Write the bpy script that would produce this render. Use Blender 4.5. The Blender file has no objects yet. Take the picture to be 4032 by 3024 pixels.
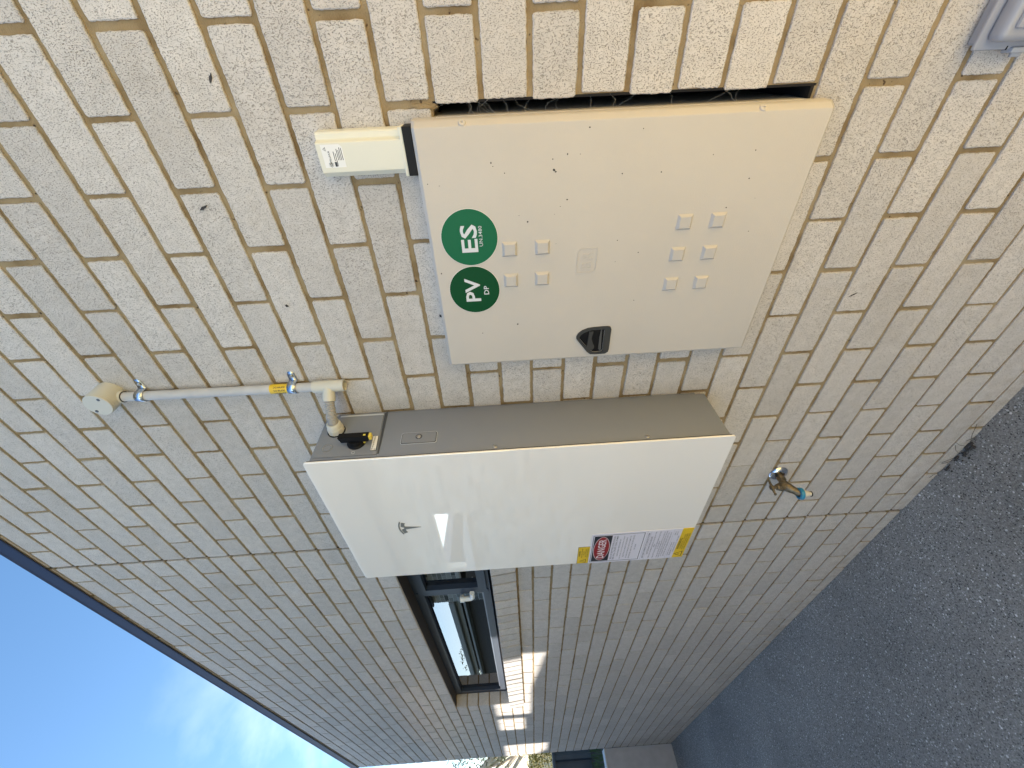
import bpy, bmesh, math, random
from mathutils import Vector, Matrix, noise
random.seed(7)
R=math.radians
sc=bpy.context.scene
col=sc.collection
# ------------------------------------------------------------------ camera
FWD=Vector((-0.63247325,0.77435535,-0.01874511)); RIGHT=Vector((0.77375858,0.63049998,-0.06137941)); DOWN=Vector((-0.03571068,-0.05332502,-0.99793847))
CAM=Vector((-0.0546003,-0.87284941,-0.69775636))
cam=bpy.data.cameras.new('camera'); co=bpy.data.objects.new('camera',cam); col.objects.link(co)
X=DOWN.normalized(); Zc=-FWD.normalized(); Y=Zc.cross(X).normalized(); X=Y.cross(Zc)
m=Matrix((X,Y,Zc)).transposed().to_4x4(); m.translation=CAM; co.matrix_world=m
cam.sensor_fit='HORIZONTAL'; cam.sensor_width=36; cam.lens=1597.68/4032*36; cam.clip_start=.01; cam.clip_end=3000
sc.camera=co
# ------------------------------------------------------------------ sky, sun, exposure
SUN=Vector((-.70,-1.0,.31)).normalized()
EL=math.asin(SUN.z); AZ=math.atan2(SUN.x,SUN.y)
w=bpy.data.worlds.new('World'); sc.world=w; w.use_nodes=True
nt=w.node_tree; nt.nodes.clear(); L=nt.links.new
out=nt.nodes.new('ShaderNodeOutputWorld'); bg=nt.nodes.new('ShaderNodeBackground'); sky=nt.nodes.new('ShaderNodeTexSky')
sky.sky_type='NISHITA'; sky.sun_disc=False; sky.sun_elevation=EL; sky.sun_rotation=AZ
sky.air_density=1.0; sky.dust_density=.6; sky.ozone_density=2.0
bg.inputs['Strength'].default_value=.15
tc=nt.nodes.new('ShaderNodeTexCoord'); mp=nt.nodes.new('ShaderNodeMapping'); mp.inputs['Scale'].default_value=(1.2,1.2,2.2); mp.inputs['Location'].default_value=(.35,.1,.2)
nz=nt.nodes.new('ShaderNodeTexNoise'); nz.inputs['Scale'].default_value=3.0; nz.inputs['Detail'].default_value=7; nz.inputs['Roughness'].default_value=.55; nz.inputs['Distortion'].default_value=.15
cr=nt.nodes.new('ShaderNodeValToRGB'); cr.color_ramp.elements[0].position=.42; cr.color_ramp.elements[1].position=.95
sx=nt.nodes.new('ShaderNodeSeparateXYZ'); hr=nt.nodes.new('ShaderNodeMapRange'); hr.inputs['From Min'].default_value=.62; hr.inputs['From Max'].default_value=.32
mul=nt.nodes.new('ShaderNodeMath'); mul.operation='MULTIPLY'; mix=nt.nodes.new('ShaderNodeMixRGB'); mix.inputs['Color2'].default_value=(5.2,5.6,6.2,1)
L(tc.outputs['Generated'],mp.inputs['Vector']); L(mp.outputs[0],nz.inputs['Vector']); L(nz.outputs['Fac'],cr.inputs[0])
L(tc.outputs['Generated'],sx.inputs[0]); L(sx.outputs['Z'],hr.inputs[0]); L(cr.outputs[0],mul.inputs[0]); L(hr.outputs[0],mul.inputs[1])
L(mul.outputs[0],mix.inputs['Fac']); hs=nt.nodes.new('ShaderNodeHueSaturation'); hs.inputs['Saturation'].default_value=1.12; hs.inputs['Value'].default_value=1.0; L(sky.outputs[0],hs.inputs['Color']); L(hs.outputs[0],mix.inputs['Color1']); L(mix.outputs[0],bg.inputs['Color']); L(bg.outputs[0],out.inputs[0])
sl=bpy.data.lights.new('sun','SUN'); sl.energy=3.1; sl.angle=R(1.0); sl.color=(1.0,.95,.87)
so=bpy.data.objects.new('sun',sl); col.objects.link(so); so.rotation_euler=SUN.to_track_quat('Z','Y').to_euler(); so.location=(-3,-6,6)
sc.view_settings.view_transform='Standard'; sc.view_settings.look='None'; sc.view_settings.gamma=1; sc.view_settings.use_curve_mapping=False
sc.view_settings.exposure=1.61
sc.cycles.max_bounces=10; sc.cycles.diffuse_bounces=6; sc.cycles.glossy_bounces=5; sc.cycles.transparent_max_bounces=8
sc.cycles.sample_clamp_indirect=4

# ------------------------------------------------------------------ materials
MATS={}
def mat(name,color=(.5,.5,.5),rough=.6,metal=0.,spec=.5,nscale=0,nvar=0.,bump=0.,bscale=300,coat=0.,ior=None):
    if name in MATS: return MATS[name]
    m=bpy.data.materials.new(name); m.use_nodes=True; n=m.node_tree.nodes; l=m.node_tree.links.new
    b=n['Principled BSDF']; b.inputs['Base Color'].default_value=(*color,1); b.inputs['Roughness'].default_value=rough; b.inputs['Metallic'].default_value=metal
    b.inputs['Specular IOR Level'].default_value=spec; b.inputs['Coat Weight'].default_value=coat; b.inputs['Coat Roughness'].default_value=.02
    if ior: b.inputs['IOR'].default_value=ior
    t=n.new('ShaderNodeNewGeometry')
    if nvar:
        nz=n.new('ShaderNodeTexNoise'); nz.inputs['Scale'].default_value=nscale; nz.inputs['Detail'].default_value=5
        mr=n.new('ShaderNodeMapRange'); mr.inputs['From Min'].default_value=.3; mr.inputs['From Max'].default_value=.7; mr.inputs['To Min'].default_value=1-nvar; mr.inputs['To Max'].default_value=1+nvar
        mx=n.new('ShaderNodeVectorMath'); mx.operation='SCALE'; mx.inputs[0].default_value=color
        l(t.outputs['Position'],nz.inputs['Vector']); l(nz.outputs['Fac'],mr.inputs[0]); l(mr.outputs[0],mx.inputs['Scale']); l(mx.outputs[0],b.inputs['Base Color'])
    if bump:
        n2=n.new('ShaderNodeTexNoise'); n2.inputs['Scale'].default_value=bscale; n2.inputs['Detail'].default_value=3
        bp=n.new('ShaderNodeBump'); bp.inputs['Strength'].default_value=1; bp.inputs['Distance'].default_value=bump
        l(t.outputs['Position'],n2.inputs['Vector']); l(n2.outputs['Fac'],bp.inputs['Height']); l(bp.outputs[0],b.inputs['Normal'])
    MATS[name]=m; return m
def ramp(n,pts):
    r=n.new('ShaderNodeValToRGB'); e=r.color_ramp.elements
    while len(e)<len(pts): e.new(.5)
    for q,(p,c) in zip(e,pts):
        q.position=p; q.color=(c,c,c,1) if not isinstance(c,tuple) else (*c,1)
    return r
def brick_mat(name,base,speck,samt=.80,tr=(.91,1.05)):
    m=bpy.data.materials.new(name); m.use_nodes=True; n=m.node_tree.nodes; l=m.node_tree.links.new; b=n['Principled BSDF']
    b.inputs['Roughness'].default_value=.85; b.inputs['Specular IOR Level'].default_value=.25
    g=n.new('ShaderNodeNewGeometry'); mp=n.new('ShaderNodeMapping'); mp.inputs['Scale'].default_value=(1.25,1.25,.8); l(g.outputs['Position'],mp.inputs['Vector'])
    # domain warp for squiggly pits
    wz=n.new('ShaderNodeTexNoise'); wz.inputs['Scale'].default_value=200; wz.inputs['Detail'].default_value=2; l(g.outputs['Position'],wz.inputs['Vector'])
    ws=n.new('ShaderNodeVectorMath'); ws.operation='SCALE'; ws.inputs['Scale'].default_value=.004; l(wz.outputs['Color'],ws.inputs[0])
    wa=n.new('ShaderNodeVectorMath'); wa.operation='ADD'; l(mp.outputs[0],wa.inputs[0]); l(ws.outputs[0],wa.inputs[1])
    s1=n.new('ShaderNodeTexNoise'); s1.inputs['Scale'].default_value=500; s1.inputs['Detail'].default_value=2; s1.inputs['Roughness'].default_value=.6; l(wa.outputs[0],s1.inputs['Vector'])
    r1=ramp(n,[(.36,1.),(.45,0.)]); l(s1.outputs['Fac'],r1.inputs[0])
    s2=n.new('ShaderNodeTexNoise'); s2.inputs['Scale'].default_value=9; s2.inputs['Detail'].default_value=3; l(g.outputs['Position'],s2.inputs['Vector'])
    r2=ramp(n,[(.3,.7),(.7,1.)]); l(s2.outputs['Fac'],r2.inputs[0])
    at=n.new('ShaderNodeAttribute'); at.attribute_name='tone'; 
    mu=n.new('ShaderNodeMath'); mu.operation='MULTIPLY'; l(r1.outputs[0],mu.inputs[0]); l(r2.outputs[0],mu.inputs[1])
    mu2=n.new('ShaderNodeMath'); mu2.operation='MULTIPLY'; mu2.inputs[1].default_value=samt; l(mu.outputs[0],mu2.inputs[0])
    # tone: brightness per brick, tone2: warmth
    tb=n.new('ShaderNodeMapRange'); tb.inputs['To Min'].default_value=tr[0]; tb.inputs['To Max'].default_value=tr[1]; l(at.outputs['Fac'],tb.inputs[0])
    bs=n.new('ShaderNodeVectorMath'); bs.operation='SCALE'; bs.inputs[0].default_value=base; l(tb.outputs[0],bs.inputs['Scale'])
    f=n.new('ShaderNodeTexNoise'); f.inputs['Scale'].default_value=35; f.inputs['Detail'].default_value=6; l(g.outputs['Position'],f.inputs['Vector'])
    fr=n.new('ShaderNodeMapRange'); fr.inputs['From Min'].default_value=.3; fr.inputs['From Max'].default_value=.7; fr.inputs['To Min'].default_value=.93; fr.inputs['To Max'].default_value=1.06; l(f.outputs['Fac'],fr.inputs[0])
    b2=n.new('ShaderNodeVectorMath'); b2.operation='SCALE'; l(bs.outputs[0],b2.inputs[0]); l(fr.outputs[0],b2.inputs['Scale'])
    mx=n.new('ShaderNodeMixRGB'); mx.inputs['Color2'].default_value=(*speck,1); l(b2.outputs[0],mx.inputs['Color1']); l(mu2.outputs[0],mx.inputs['Fac']); sp=n.new('ShaderNodeSeparateXYZ'); l(g.outputs['Position'],sp.inputs[0]); zr=n.new('ShaderNodeMapRange'); zr.inputs['From Min'].default_value=-2.10; zr.inputs['From Max'].default_value=-2.287; l(sp.outputs['Z'],zr.inputs[0])
    dn=n.new('ShaderNodeTexNoise'); dn.inputs['Scale'].default_value=22; dn.inputs['Detail'].default_value=6; dn.inputs['Roughness'].default_value=.7; l(g.outputs['Position'],dn.inputs['Vector'])
    dr=ramp(n,[(.42,0.),(.70,1.)]); l(dn.outputs['Fac'],dr.inputs[0]); dm=n.new('ShaderNodeMath'); dm.operation='MULTIPLY'; l(zr.outputs[0],dm.inputs[0]); l(dr.outputs[0],dm.inputs[1])
    st=n.new('ShaderNodeTexNoise'); st.inputs['Scale'].default_value=3.1; st.inputs['Detail'].default_value=8; st.inputs['Roughness'].default_value=.65; l(g.outputs['Position'],st.inputs['Vector']); sr=ramp(n,[(.56,0.),(.72,.30)]); l(st.outputs['Fac'],sr.inputs[0])
    da=n.new('ShaderNodeMath'); da.operation='MAXIMUM'; l(dm.outputs[0],da.inputs[0]); l(sr.outputs[0],da.inputs[1]); db_=n.new('ShaderNodeMath'); db_.operation='MULTIPLY'; db_.inputs[1].default_value=.7; l(da.outputs[0],db_.inputs[0])
    mz=n.new('ShaderNodeMixRGB'); mz.inputs['Color2'].default_value=(.34,.27,.19,1); l(mx.outputs[0],mz.inputs['Color1']); l(db_.outputs[0],mz.inputs['Fac']); l(mz.outputs[0],b.inputs['Base Color'])
    ih=n.new('ShaderNodeMath'); ih.operation='SUBTRACT'; ih.inputs[0].default_value=1; l(mu2.outputs[0],ih.inputs[1])
    ad=n.new('ShaderNodeMath'); ad.operation='MULTIPLY_ADD'; ad.inputs[1].default_value=.5; l(f.outputs['Fac'],ad.inputs[0]); l(ih.outputs[0],ad.inputs[2])
    bp=n.new('ShaderNodeBump'); bp.inputs['Strength'].default_value=.8; bp.inputs['Distance'].default_value=.0012; l(ad.outputs[0],bp.inputs['Height']); l(bp.outputs[0],b.inputs['Normal'])
    MATS[name]=m; return m
def mortar_mat():
    m=bpy.data.materials.new('mortar'); m.use_nodes=True; n=m.node_tree.nodes; l=m.node_tree.links.new; b=n['Principled BSDF']
    b.inputs['Roughness'].default_value=.95; b.inputs['Specular IOR Level'].default_value=.1
    g=n.new('ShaderNodeNewGeometry')
    a=n.new('ShaderNodeTexNoise'); a.inputs['Scale'].default_value=14; a.inputs['Detail'].default_value=6; l(g.outputs['Position'],a.inputs['Vector'])
    r=ramp(n,[(.3,(.19,.125,.062)),(.5,(.30,.222,.125)),(.72,(.37,.290,.180))]); l(a.outputs['Fac'],r.inputs[0])
    s=n.new('ShaderNodeTexNoise'); s.inputs['Scale'].default_value=90; s.inputs['Detail'].default_value=2; l(g.outputs['Position'],s.inputs['Vector'])
    r2=ramp(n,[(.24,1.),(.31,0.)]); l(s.outputs['Fac'],r2.inputs[0])
    mx=n.new('ShaderNodeMixRGB'); mx.inputs['Color2'].default_value=(.07,.045,.03,1); l(r.outputs[0],mx.inputs['Color1']); l(r2.outputs[0],mx.inputs['Fac']); l(mx.outputs[0],b.inputs['Base Color'])
    f=n.new('ShaderNodeTexNoise'); f.inputs['Scale'].default_value=420; f.inputs['Detail'].default_value=4; l(g.outputs['Position'],f.inputs['Vector'])
    bp=n.new('ShaderNodeBump'); bp.inputs['Strength'].default_value=.9; bp.inputs['Distance'].default_value=.0015; l(f.outputs['Fac'],bp.inputs['Height']); l(bp.outputs[0],b.inputs['Normal'])
    MATS['mortar']=m; return m
def aggregate_mat():
    m=bpy.data.materials.new('exposed_aggregate'); m.use_nodes=True; n=m.node_tree.nodes; l=m.node_tree.links.new; b=n['Principled BSDF']
    b.inputs['Roughness'].default_value=.7; b.inputs['Specular IOR Level'].default_value=.35
    g=n.new('ShaderNodeNewGeometry')
    wz=n.new('ShaderNodeTexNoise'); wz.inputs['Scale'].default_value=60; l(g.outputs['Position'],wz.inputs['Vector'])
    ws=n.new('ShaderNodeVectorMath'); ws.operation='SCALE'; ws.inputs['Scale'].default_value=.01; l(wz.outputs['Color'],ws.inputs[0])
    wa=n.new('ShaderNodeVectorMath'); wa.operation='ADD'; l(g.outputs['Position'],wa.inputs[0]); l(ws.outputs[0],wa.inputs[1])
    cur=None
    base=n.new('ShaderNodeTexNoise'); base.inputs['Scale'].default_value=180; base.inputs['Detail'].default_value=4; l(g.outputs['Position'],base.inputs['Vector'])
    rb=ramp(n,[(.3,(.17,.165,.155)),(.5,(.27,.262,.245)),(.7,(.38,.37,.35))]); l(base.outputs['Fac'],rb.inputs[0]); cur=rb.outputs[0]
    hs=[]
    for sc_,thr,lo,hi,pick in ((290,.40,.09,.48,.42),(150,.38,.03,.09,.70),(140,.36,.45,.80,.80),(70,.30,.50,.80,.93)):
        v=n.new('ShaderNodeTexVoronoi'); v.inputs['Scale'].default_value=sc_; l(wa.outputs[0],v.inputs['Vector'])
        sp=n.new('ShaderNodeSeparateColor'); l(v.outputs['Color'],sp.inputs[0])
        r1=ramp(n,[(thr-.06,1.),(thr,0.)]); l(v.outputs['Distance'],r1.inputs[0])
        r2=n.new('ShaderNodeMath'); r2.operation='GREATER_THAN'; r2.inputs[1].default_value=pick; l(sp.outputs[0],r2.inputs[0])
        mu=n.new('ShaderNodeMath'); mu.operation='MULTIPLY'; l(r1.outputs[0],mu.inputs[0]); l(r2.outputs[0],mu.inputs[1])
        mr=n.new('ShaderNodeMapRange'); mr.inputs['To Min'].default_value=lo; mr.inputs['To Max'].default_value=hi; l(sp.outputs[1],mr.inputs[0])
        cc=n.new('ShaderNodeCombineColor'); l(mr.outputs[0],cc.inputs[0]); l(mr.outputs[0],cc.inputs[1]); l(mr.outputs[0],cc.inputs[2])
        mx=n.new('ShaderNodeMixRGB'); l(mu.outputs[0],mx.inputs['Fac']); l(cur,mx.inputs['Color1']); l(cc.outputs[0],mx.inputs['Color2']); cur=mx.outputs[0]
    big=n.new('ShaderNodeTexNoise'); big.inputs['Scale'].default_value=2.2; big.inputs['Detail'].default_value=4; l(g.outputs['Position'],big.inputs['Vector'])
    br=n.new('ShaderNodeMapRange'); br.inputs['From Min'].default_value=.3; br.inputs['From Max'].default_value=.7; br.inputs['To Min'].default_value=.8; br.inputs['To Max'].default_value=1.1; l(big.outputs['Fac'],br.inputs[0])
    ms=n.new('ShaderNodeVectorMath'); ms.operation='SCALE'; l(cur,ms.inputs[0]); l(br.outputs[0],ms.inputs['Scale']); l(ms.outputs[0],b.inputs['Base Color'])
    bp=n.new('ShaderNodeBump'); bp.inputs['Strength'].default_value=.7; bp.inputs['Distance'].default_value=.002; l(base.outputs['Fac'],bp.inputs['Height']); l(bp.outputs[0],b.inputs['Normal'])
    MATS['exposed_aggregate']=m; return m
BRICK=brick_mat('grey_white_brick',(.600,.556,.515),(.16,.14,.12)); SCREENB=brick_mat('pale_screen_brick',(.68,.65,.58),(.2,.2,.2),.4,(.25,1.25)); MORTAR=mortar_mat(); AGG=aggregate_mat()
DOOR=mat('cream_powder_coat',(.520,.476,.425),.55,bump=.0004,bscale=420,nscale=6,nvar=.02)
GLASSW=mat('white_glass',(.93,.872,.80),.35,spec=.2,coat=1.0); GLASSW.node_tree.nodes['Principled BSDF'].inputs['Coat IOR'].default_value=2.5
BODY=mat('grey_casting',(.208,.222,.252),.45,bump=.0003,bscale=900,spec=.5)
CREAM=mat('cream_plastic',(.72,.69,.57),.4)
CREAM2=mat("conduit_cream_plastic",(.55,.53,.46),.45)
PGREY=mat('grey_pvc',(.47,.46,.455),.5,nscale=30,nvar=.06)
FLEX=mat('grey_flexible_plastic',(.36,.35,.335),.5)
BLACK=mat('black_plastic',(.005,.005,.006),.5,spec=.2)
LOCK=mat('charcoal_plastic',(.035,.035,.034),.5)
YEL=mat('yellow_plastic',(.78,.60,.08),.45)
LABY=mat('yellow_label',(.72,.48,.02),.4)
LABW=mat('white_label',(.66,.63,.70),.45)
LABW2=mat('paper_white_label',(.80,.78,.74),.45)
INK=mat('black_ink',(.015,.015,.02),.5)
INK2=mat('grey_ink',(.10,.10,.12),.5)
RED=mat('red_ink',(.26,.008,.010),.45)
WINK=mat('pale_pink_ink',(.75,.66,.68),.5)
GREEN=mat('green_sticker',(.001,.120,.050),.45,spec=.2)
GREEN2=mat('dark_green_sticker',(.0,.060,.018),.45,spec=.15)
LET=mat('reflective_white_lettering',(.62,.64,.66),.4)
ZINC=mat('zinc_plated_steel',(.55,.62,.72),.25,metal=1)
STEEL=mat('screw_steel',(.55,.53,.5),.35,metal=1)
CHROME=mat('chrome',(.75,.75,.78),.08,metal=1)
BRASS=mat('tarnished_brass',(.19,.155,.105),.45,metal=.8,nscale=120,nvar=.3,bump=.0006,bscale=400)
BLUEP=mat('blue_plastic',(.02,.24,.40),.4)
CLEAR=mat('milky_clear_plastic',(.62,.58,.50),.25)
NAVY=mat('dark_blue_flashing',(.012,.024,.062),.6,spec=.18)
FRAME=mat('night_grey_aluminium',(.024,.036,.060),.45,spec=.3)
TAUPE=mat('dark_taupe_lintel',(.055,.048,.044),.7)
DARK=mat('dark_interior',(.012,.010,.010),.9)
LILAC=mat('grey_electrical_plastic',(.35,.35,.38),.35)
GREYLOGO=mat('grey_emblem',(.20,.20,.185),.3,metal=.3)
DIRT=mat('dirt',(.05,.045,.04),.9)
RENDER=mat('grey_cement_render',(.42,.43,.46),.8,nscale=12,nvar=.08,bump=.001,bscale=150)
FENCE=mat('blue_grey_steel_sheet',(.055,.075,.105),.45,nscale=8,nvar=.15)

# ------------------------------------------------------------------ mesh builder
class MB:
    def __init__(s): s.v=[]; s.f=[]; s.mi=[]; s.mats=[]; s.tone=[]; s.cur=0; s.t=.5
    def m(s,mt):
        if mt not in s.mats: s.mats.append(mt)
        s.cur=s.mats.index(mt); return s
    def add(s,vs,fs):
        o=len(s.v); s.v+= [Vector(p) for p in vs]
        for f in fs: s.f.append([o+i for i in f]); s.mi.append(s.cur); s.tone.append(s.t)
        return s
    def box(s,a,b,bev=0,seg=2):
        a=Vector(a); b=Vector(b); bm=bmesh.new(); bmesh.ops.create_cube(bm,size=1)
        c=(a+b)/2; d=b-a
        for v in bm.verts: v.co=Vector((v.co.x*d.x+c.x,v.co.y*d.y+c.y,v.co.z*d.z+c.z))
        if bev: bmesh.ops.bevel(bm,geom=bm.edges[:],offset=bev,segments=seg,affect='EDGES',profile=.5)
        s.bm(bm); return s
    def bm(s,bm):
        bm.verts.index_update(); s.add([v.co for v in bm.verts],[[v.index for v in f.verts] for f in bm.faces]); bm.free()
    def tube(s,pts,r,n=16,cap=True):
        pts=[Vector(p) for p in pts]; rs=r if isinstance(r,(list,tuple)) else [r]*len(pts)
        prev=None; rings=[]
        for i,p in enumerate(pts):
            d=(pts[min(i+1,len(pts)-1)]-pts[max(i-1,0)]).normalized()
            if prev is None:
                u=d.orthogonal().normalized()
            else:
                u=(prev-d*prev.dot(d)); u=u.normalized() if u.length>1e-6 else d.orthogonal().normalized()
            prev=u; v=d.cross(u)
            rings.append([p+(u*math.cos(a)+v*math.sin(a))*rs[i] for a in [2*math.pi*k/n for k in range(n)]])
        o=[q for r_ in rings for q in r_]; F=[]
        for i in range(len(pts)-1):
            for k in range(n):
                a=i*n+k; b=i*n+(k+1)%n; F.append([a,b,b+n,a+n])
        if cap: F.append(list(range(n))[::-1]); F.append([(len(pts)-1)*n+k for k in range(n)])
        s.add(o,F); return s
    def lathe(s,c,ax,prof,n=24):   # prof: (r,h) along axis
        ax=Vector(ax).normalized(); c=Vector(c); u=ax.orthogonal().normalized(); v=ax.cross(u); V=[];F=[]
        for (r,h) in prof:
            for k in range(n):
                a=2*math.pi*k/n; V.append(c+ax*h+(u*math.cos(a)+v*math.sin(a))*max(r,1e-5))
        for i in range(len(prof)-1):
            for k in range(n):
                a=i*n+k; b=i*n+(k+1)%n; F.append([a,b,b+n,a+n])
        s.add(V,F); return s
    def prism(s,pts2,O,U,V,t,both=True):   # polygon in plane, extruded along normal U x V by t
        O=Vector(O);U=Vector(U);V=Vector(V);N=U.cross(V); n=len(pts2)
        a=[O+U*x+V*y for x,y in pts2]; b=[p+N*t for p in a]
        F=[[i,(i+1)%n,n+(i+1)%n,n+i] for i in range(n)]+[[n+i for i in range(n)]]
        if both: F.append(list(range(n))[::-1])
        s.add(a+b,F); return s
    def build(s,name,mt=None,parent=None,loc=None,smooth=None):
        if mt is not None and not s.mats: s.mats=[mt]
        me=bpy.data.meshes.new(name)
        o=bpy.data.objects.new(name,me); col.objects.link(o)
        base=Vector(loc) if loc is not None else Vector((0,0,0))
        pw=Vector((0,0,0)); q=parent
        while q is not None: pw+=q.location; q=q.parent
        if loc is None: base=pw
        me.from_pydata([p-base for p in s.v],[],s.f)
        for mm in s.mats: me.materials.append(mm)
        me.polygons.foreach_set('material_index',s.mi)
        at=me.attributes.new('tone','FLOAT','FACE'); at.data.foreach_set('value',s.tone)
        bm=bmesh.new(); bm.from_mesh(me); bmesh.ops.recalc_face_normals(bm,faces=bm.faces[:]) if smooth!='raw' else None; bm.to_mesh(me); bm.free()
        if smooth and smooth!='raw':
            me.polygons.foreach_set('use_smooth',[True]*len(me.polygons)); me.set_sharp_from_angle(angle=R(smooth))
        o.location=base-pw
        if parent is not None: o.parent=parent
        return o
def tag(o,label=None,cat=None,group=None,kind=None):
    if label: o['label']=label
    if cat: o['category']=cat
    if group: o['group']=group
    if kind: o['kind']=kind
    return o
def thing(name,loc,label,cat,group=None):
    o=bpy.data.objects.new(name,None); col.objects.link(o); o.location=loc; o.empty_display_size=.05; return tag(o,label,cat,group)

FX=((1,0,0),(0,0,1)); # plane frame facing -y : U=+x, V=+z -> normal U x V = -y
# text as mesh in a plane frame
def text(mb,body,O,U,V,wd=None,ht=None,bold=0.,lift=.0004,cx=.5,cy=.5,fast=None):
    cu=bpy.data.curves.new('t','FONT'); cu.body=body; cu.size=1; cu.offset=bold; cu.resolution_u=2; cu.align_x='LEFT'
    ob=bpy.data.objects.new('t',cu); col.objects.link(ob); bpy.context.view_layer.update()
    dg=bpy.context.evaluated_depsgraph_get(); me=bpy.data.meshes.new_from_object(ob.evaluated_get(dg))
    vs=[v.co.copy() for v in me.vertices]; fs=[list(p.vertices) for p in me.polygons]
    bpy.data.objects.remove(ob); bpy.data.meshes.remove(me); bpy.data.curves.remove(cu)
    x0=min(v.x for v in vs); x1=max(v.x for v in vs); y0=min(v.y for v in vs); y1=max(v.y for v in vs)
    sxx=(wd/(x1-x0)) if wd else None; syy=(ht/(y1-y0)) if ht else None
    if sxx is None: sxx=syy
    if syy is None: syy=sxx
    O=Vector(O);U=Vector(U);V=Vector(V);N=U.cross(V)
    mb.add([O+U*((v.x-x0-(x1-x0)*cx)*sxx)+V*((v.y-y0-(y1-y0)*cy)*syy)+N*lift for v in vs],fs)
def circ(n,r,cx=0,cy=0,ry=None,a0=0): return [(cx+r*math.cos(a0+2*math.pi*k/n),cy+(ry or r)*math.sin(a0+2*math.pi*k/n)) for k in range(n)]
def rrect(x0,x1,y0,y1,r,n=4):
    P=[]
    for (cx,cy,a) in ((x1-r,y1-r,0),(x0+r,y1-r,90),(x0+r,y0+r,180),(x1-r,y0+r,270)):
        for k in range(n+1):
            t=R(a+90*k/n); P.append((cx+r*math.cos(t),cy+r*math.sin(t)))
    return P

# ------------------------------------------------------------------ brickwork
def add_brick(mb,x0,x1,z0,z1,O,U,V,step=.006,jit=.0007,proud=0.,depth=.008,roundc=.004):
    """one brick with a ragged outline in plane (O,U,V), normal U x V outward"""
    if x1-x0<.004 or z1-z0<.004: return
    O=Vector(O);U=Vector(U);V=Vector(V);N=U.cross(V)
    P=[]; r=min(roundc,(x1-x0)/3,(z1-z0)/3)
    base=rrect(x0,x1,z0,z1,r,2)
    n=len(base)
    for i in range(n):
        a=base[i]; b=base[(i+1)%n]; d=math.hypot(b[0]-a[0],b[1]-a[1]); k=max(1,int(d/step))
        for j in range(k):
            t=j/k; P.append((a[0]+(b[0]-a[0])*t,a[1]+(b[1]-a[1])*t))
    cx=(x0+x1)/2; cz=(z0+z1)/2; sd=random.random()*100
    out=[]; inn=[]
    for (x,z) in P:
        j1=(random.random()-.5)*2*jit+ (noise.noise(Vector((x*60,z*60,sd))))*jit*1.6
        hx=(x1-x0)/2; hz=(z1-z0)/2
        # offset along dominant side normal
        ex=hx-abs(x-cx); ez=hz-abs(z-cz)
        dx=(1 if x>cx else -1) if ex<ez+.001 else 0; dz=(1 if z>cz else -1) if ez<ex+.001 else 0
        out.append((x+dx*j1,z+dz*j1)); inn.append((x+dx*(j1-.0016),z+dz*(j1-.0016)))
    tilt=(random.random()-.5)*.012; tx=(random.random()-.5)*.004
    f=lambda x,z,h: O+U*x+V*z+N*(h+proud+(z-cz)*tilt+(x-cx)*tx)
    k=len(P); vs=[f(x,z,-depth) for x,z in out]+[f(x,z,-.0014) for x,z in out]+[f(x,z,0) for x,z in inn]
    F=[]
    for i in range(k):
        j=(i+1)%k; F.append([i,j,k+j,k+i]); F.append([k+i,k+j,2*k+j,2*k+i])
    F.append([2*k+i for i in range(k)])
    mb.t=random.random(); mb.add(vs,F)
CW,CH=.24,.086
def courses(mb,xmin,xmax,jmin,jmax,zlo,zhi,holes,O,U,V,stepf,off=0.,cj=()):
    """holes: list of (x0,x1,z0,z1) kept free of brick"""
    for j in range(jmin,jmax):
        zt=-CH*j-.005; zb=-CH*(j+1)+.005; zt=min(zt,zhi); zb=max(zb,zlo)
        if zt-zb<.008: continue
        o=0. if j%2 else .5*CW
        k0=int(math.floor((xmin-o-off)/CW))-1; k1=int(math.ceil((xmax-o-off)/CW))+1
        for k in range(k0,k1):
            a=off+o+k*CW+.005; b=off+o+(k+1)*CW-.005
            a+=random.gauss(0,.0012); b+=random.gauss(0,.0012)
            segs=[(max(a,xmin),min(b,xmax))]
            for c in cj:
                ns=[]
                for (p,q) in segs:
                    if p<c-.005 and q>c+.005: ns+=[(p,c-.0075),(c+.0075,q)]
                    elif p<c<q or abs(p-c)<.005 or abs(q-c)<.005: ns.append((max(p,c+.0075) if p>c-.02 and q>c+.02 else p, min(q,c-.0075) if q<c+.02 and p<c-.02 else q))
                    else: ns.append((p,q))
                segs=ns
            for (p,q) in segs:
                rects=[(p,q,zb+random.gauss(0,.0006),zt+random.gauss(0,.0006))]
                for h in holes:
                    nr=[]
                    for (p_,q_,b_,t_) in rects:
                        if q_<=h[0] or p_>=h[1] or t_<=h[2]+.003 or b_>=h[3]-.003: nr.append((p_,q_,b_,t_)); continue
                        ov=min(t_,h[3])-max(b_,h[2])
                        if ov<.5*(t_-b_) and ov<.05:
                            # vertical trim
                            if b_<h[2]: nr.append((p_,q_,b_,h[2]))
                            else: nr.append((p_,q_,h[3],t_))
                        else:
                            if p_<h[0]: nr.append((p_,h[0],b_,t_))
                            if q_>h[1]: nr.append((h[1],q_,b_,t_))
                    rects=nr
                for (p_,q_,b_,t_) in rects:
                    if q_-p_<.012: continue
                    mx=(p_+q_)/2; st=stepf(mx)
                    add_brick(mb,p_,q_,b_,t_,O,U,V,step=st,jit=.0006,proud=random.gauss(0,.0005))
FZ=-2.287      # ground level
XE=-5.995      # far end of the wall
WIN=(-3.95,-1.80,-.707,-.167); CAV=(-.64,-.1205,-1.287,-.603)
house=thing('brick_house',(-3,0,FZ),'pale speckled brick house with tan mortar, its long side wall carrying the electrical boxes','house')
mb=MB(); mb.m(BRICK)
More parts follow.
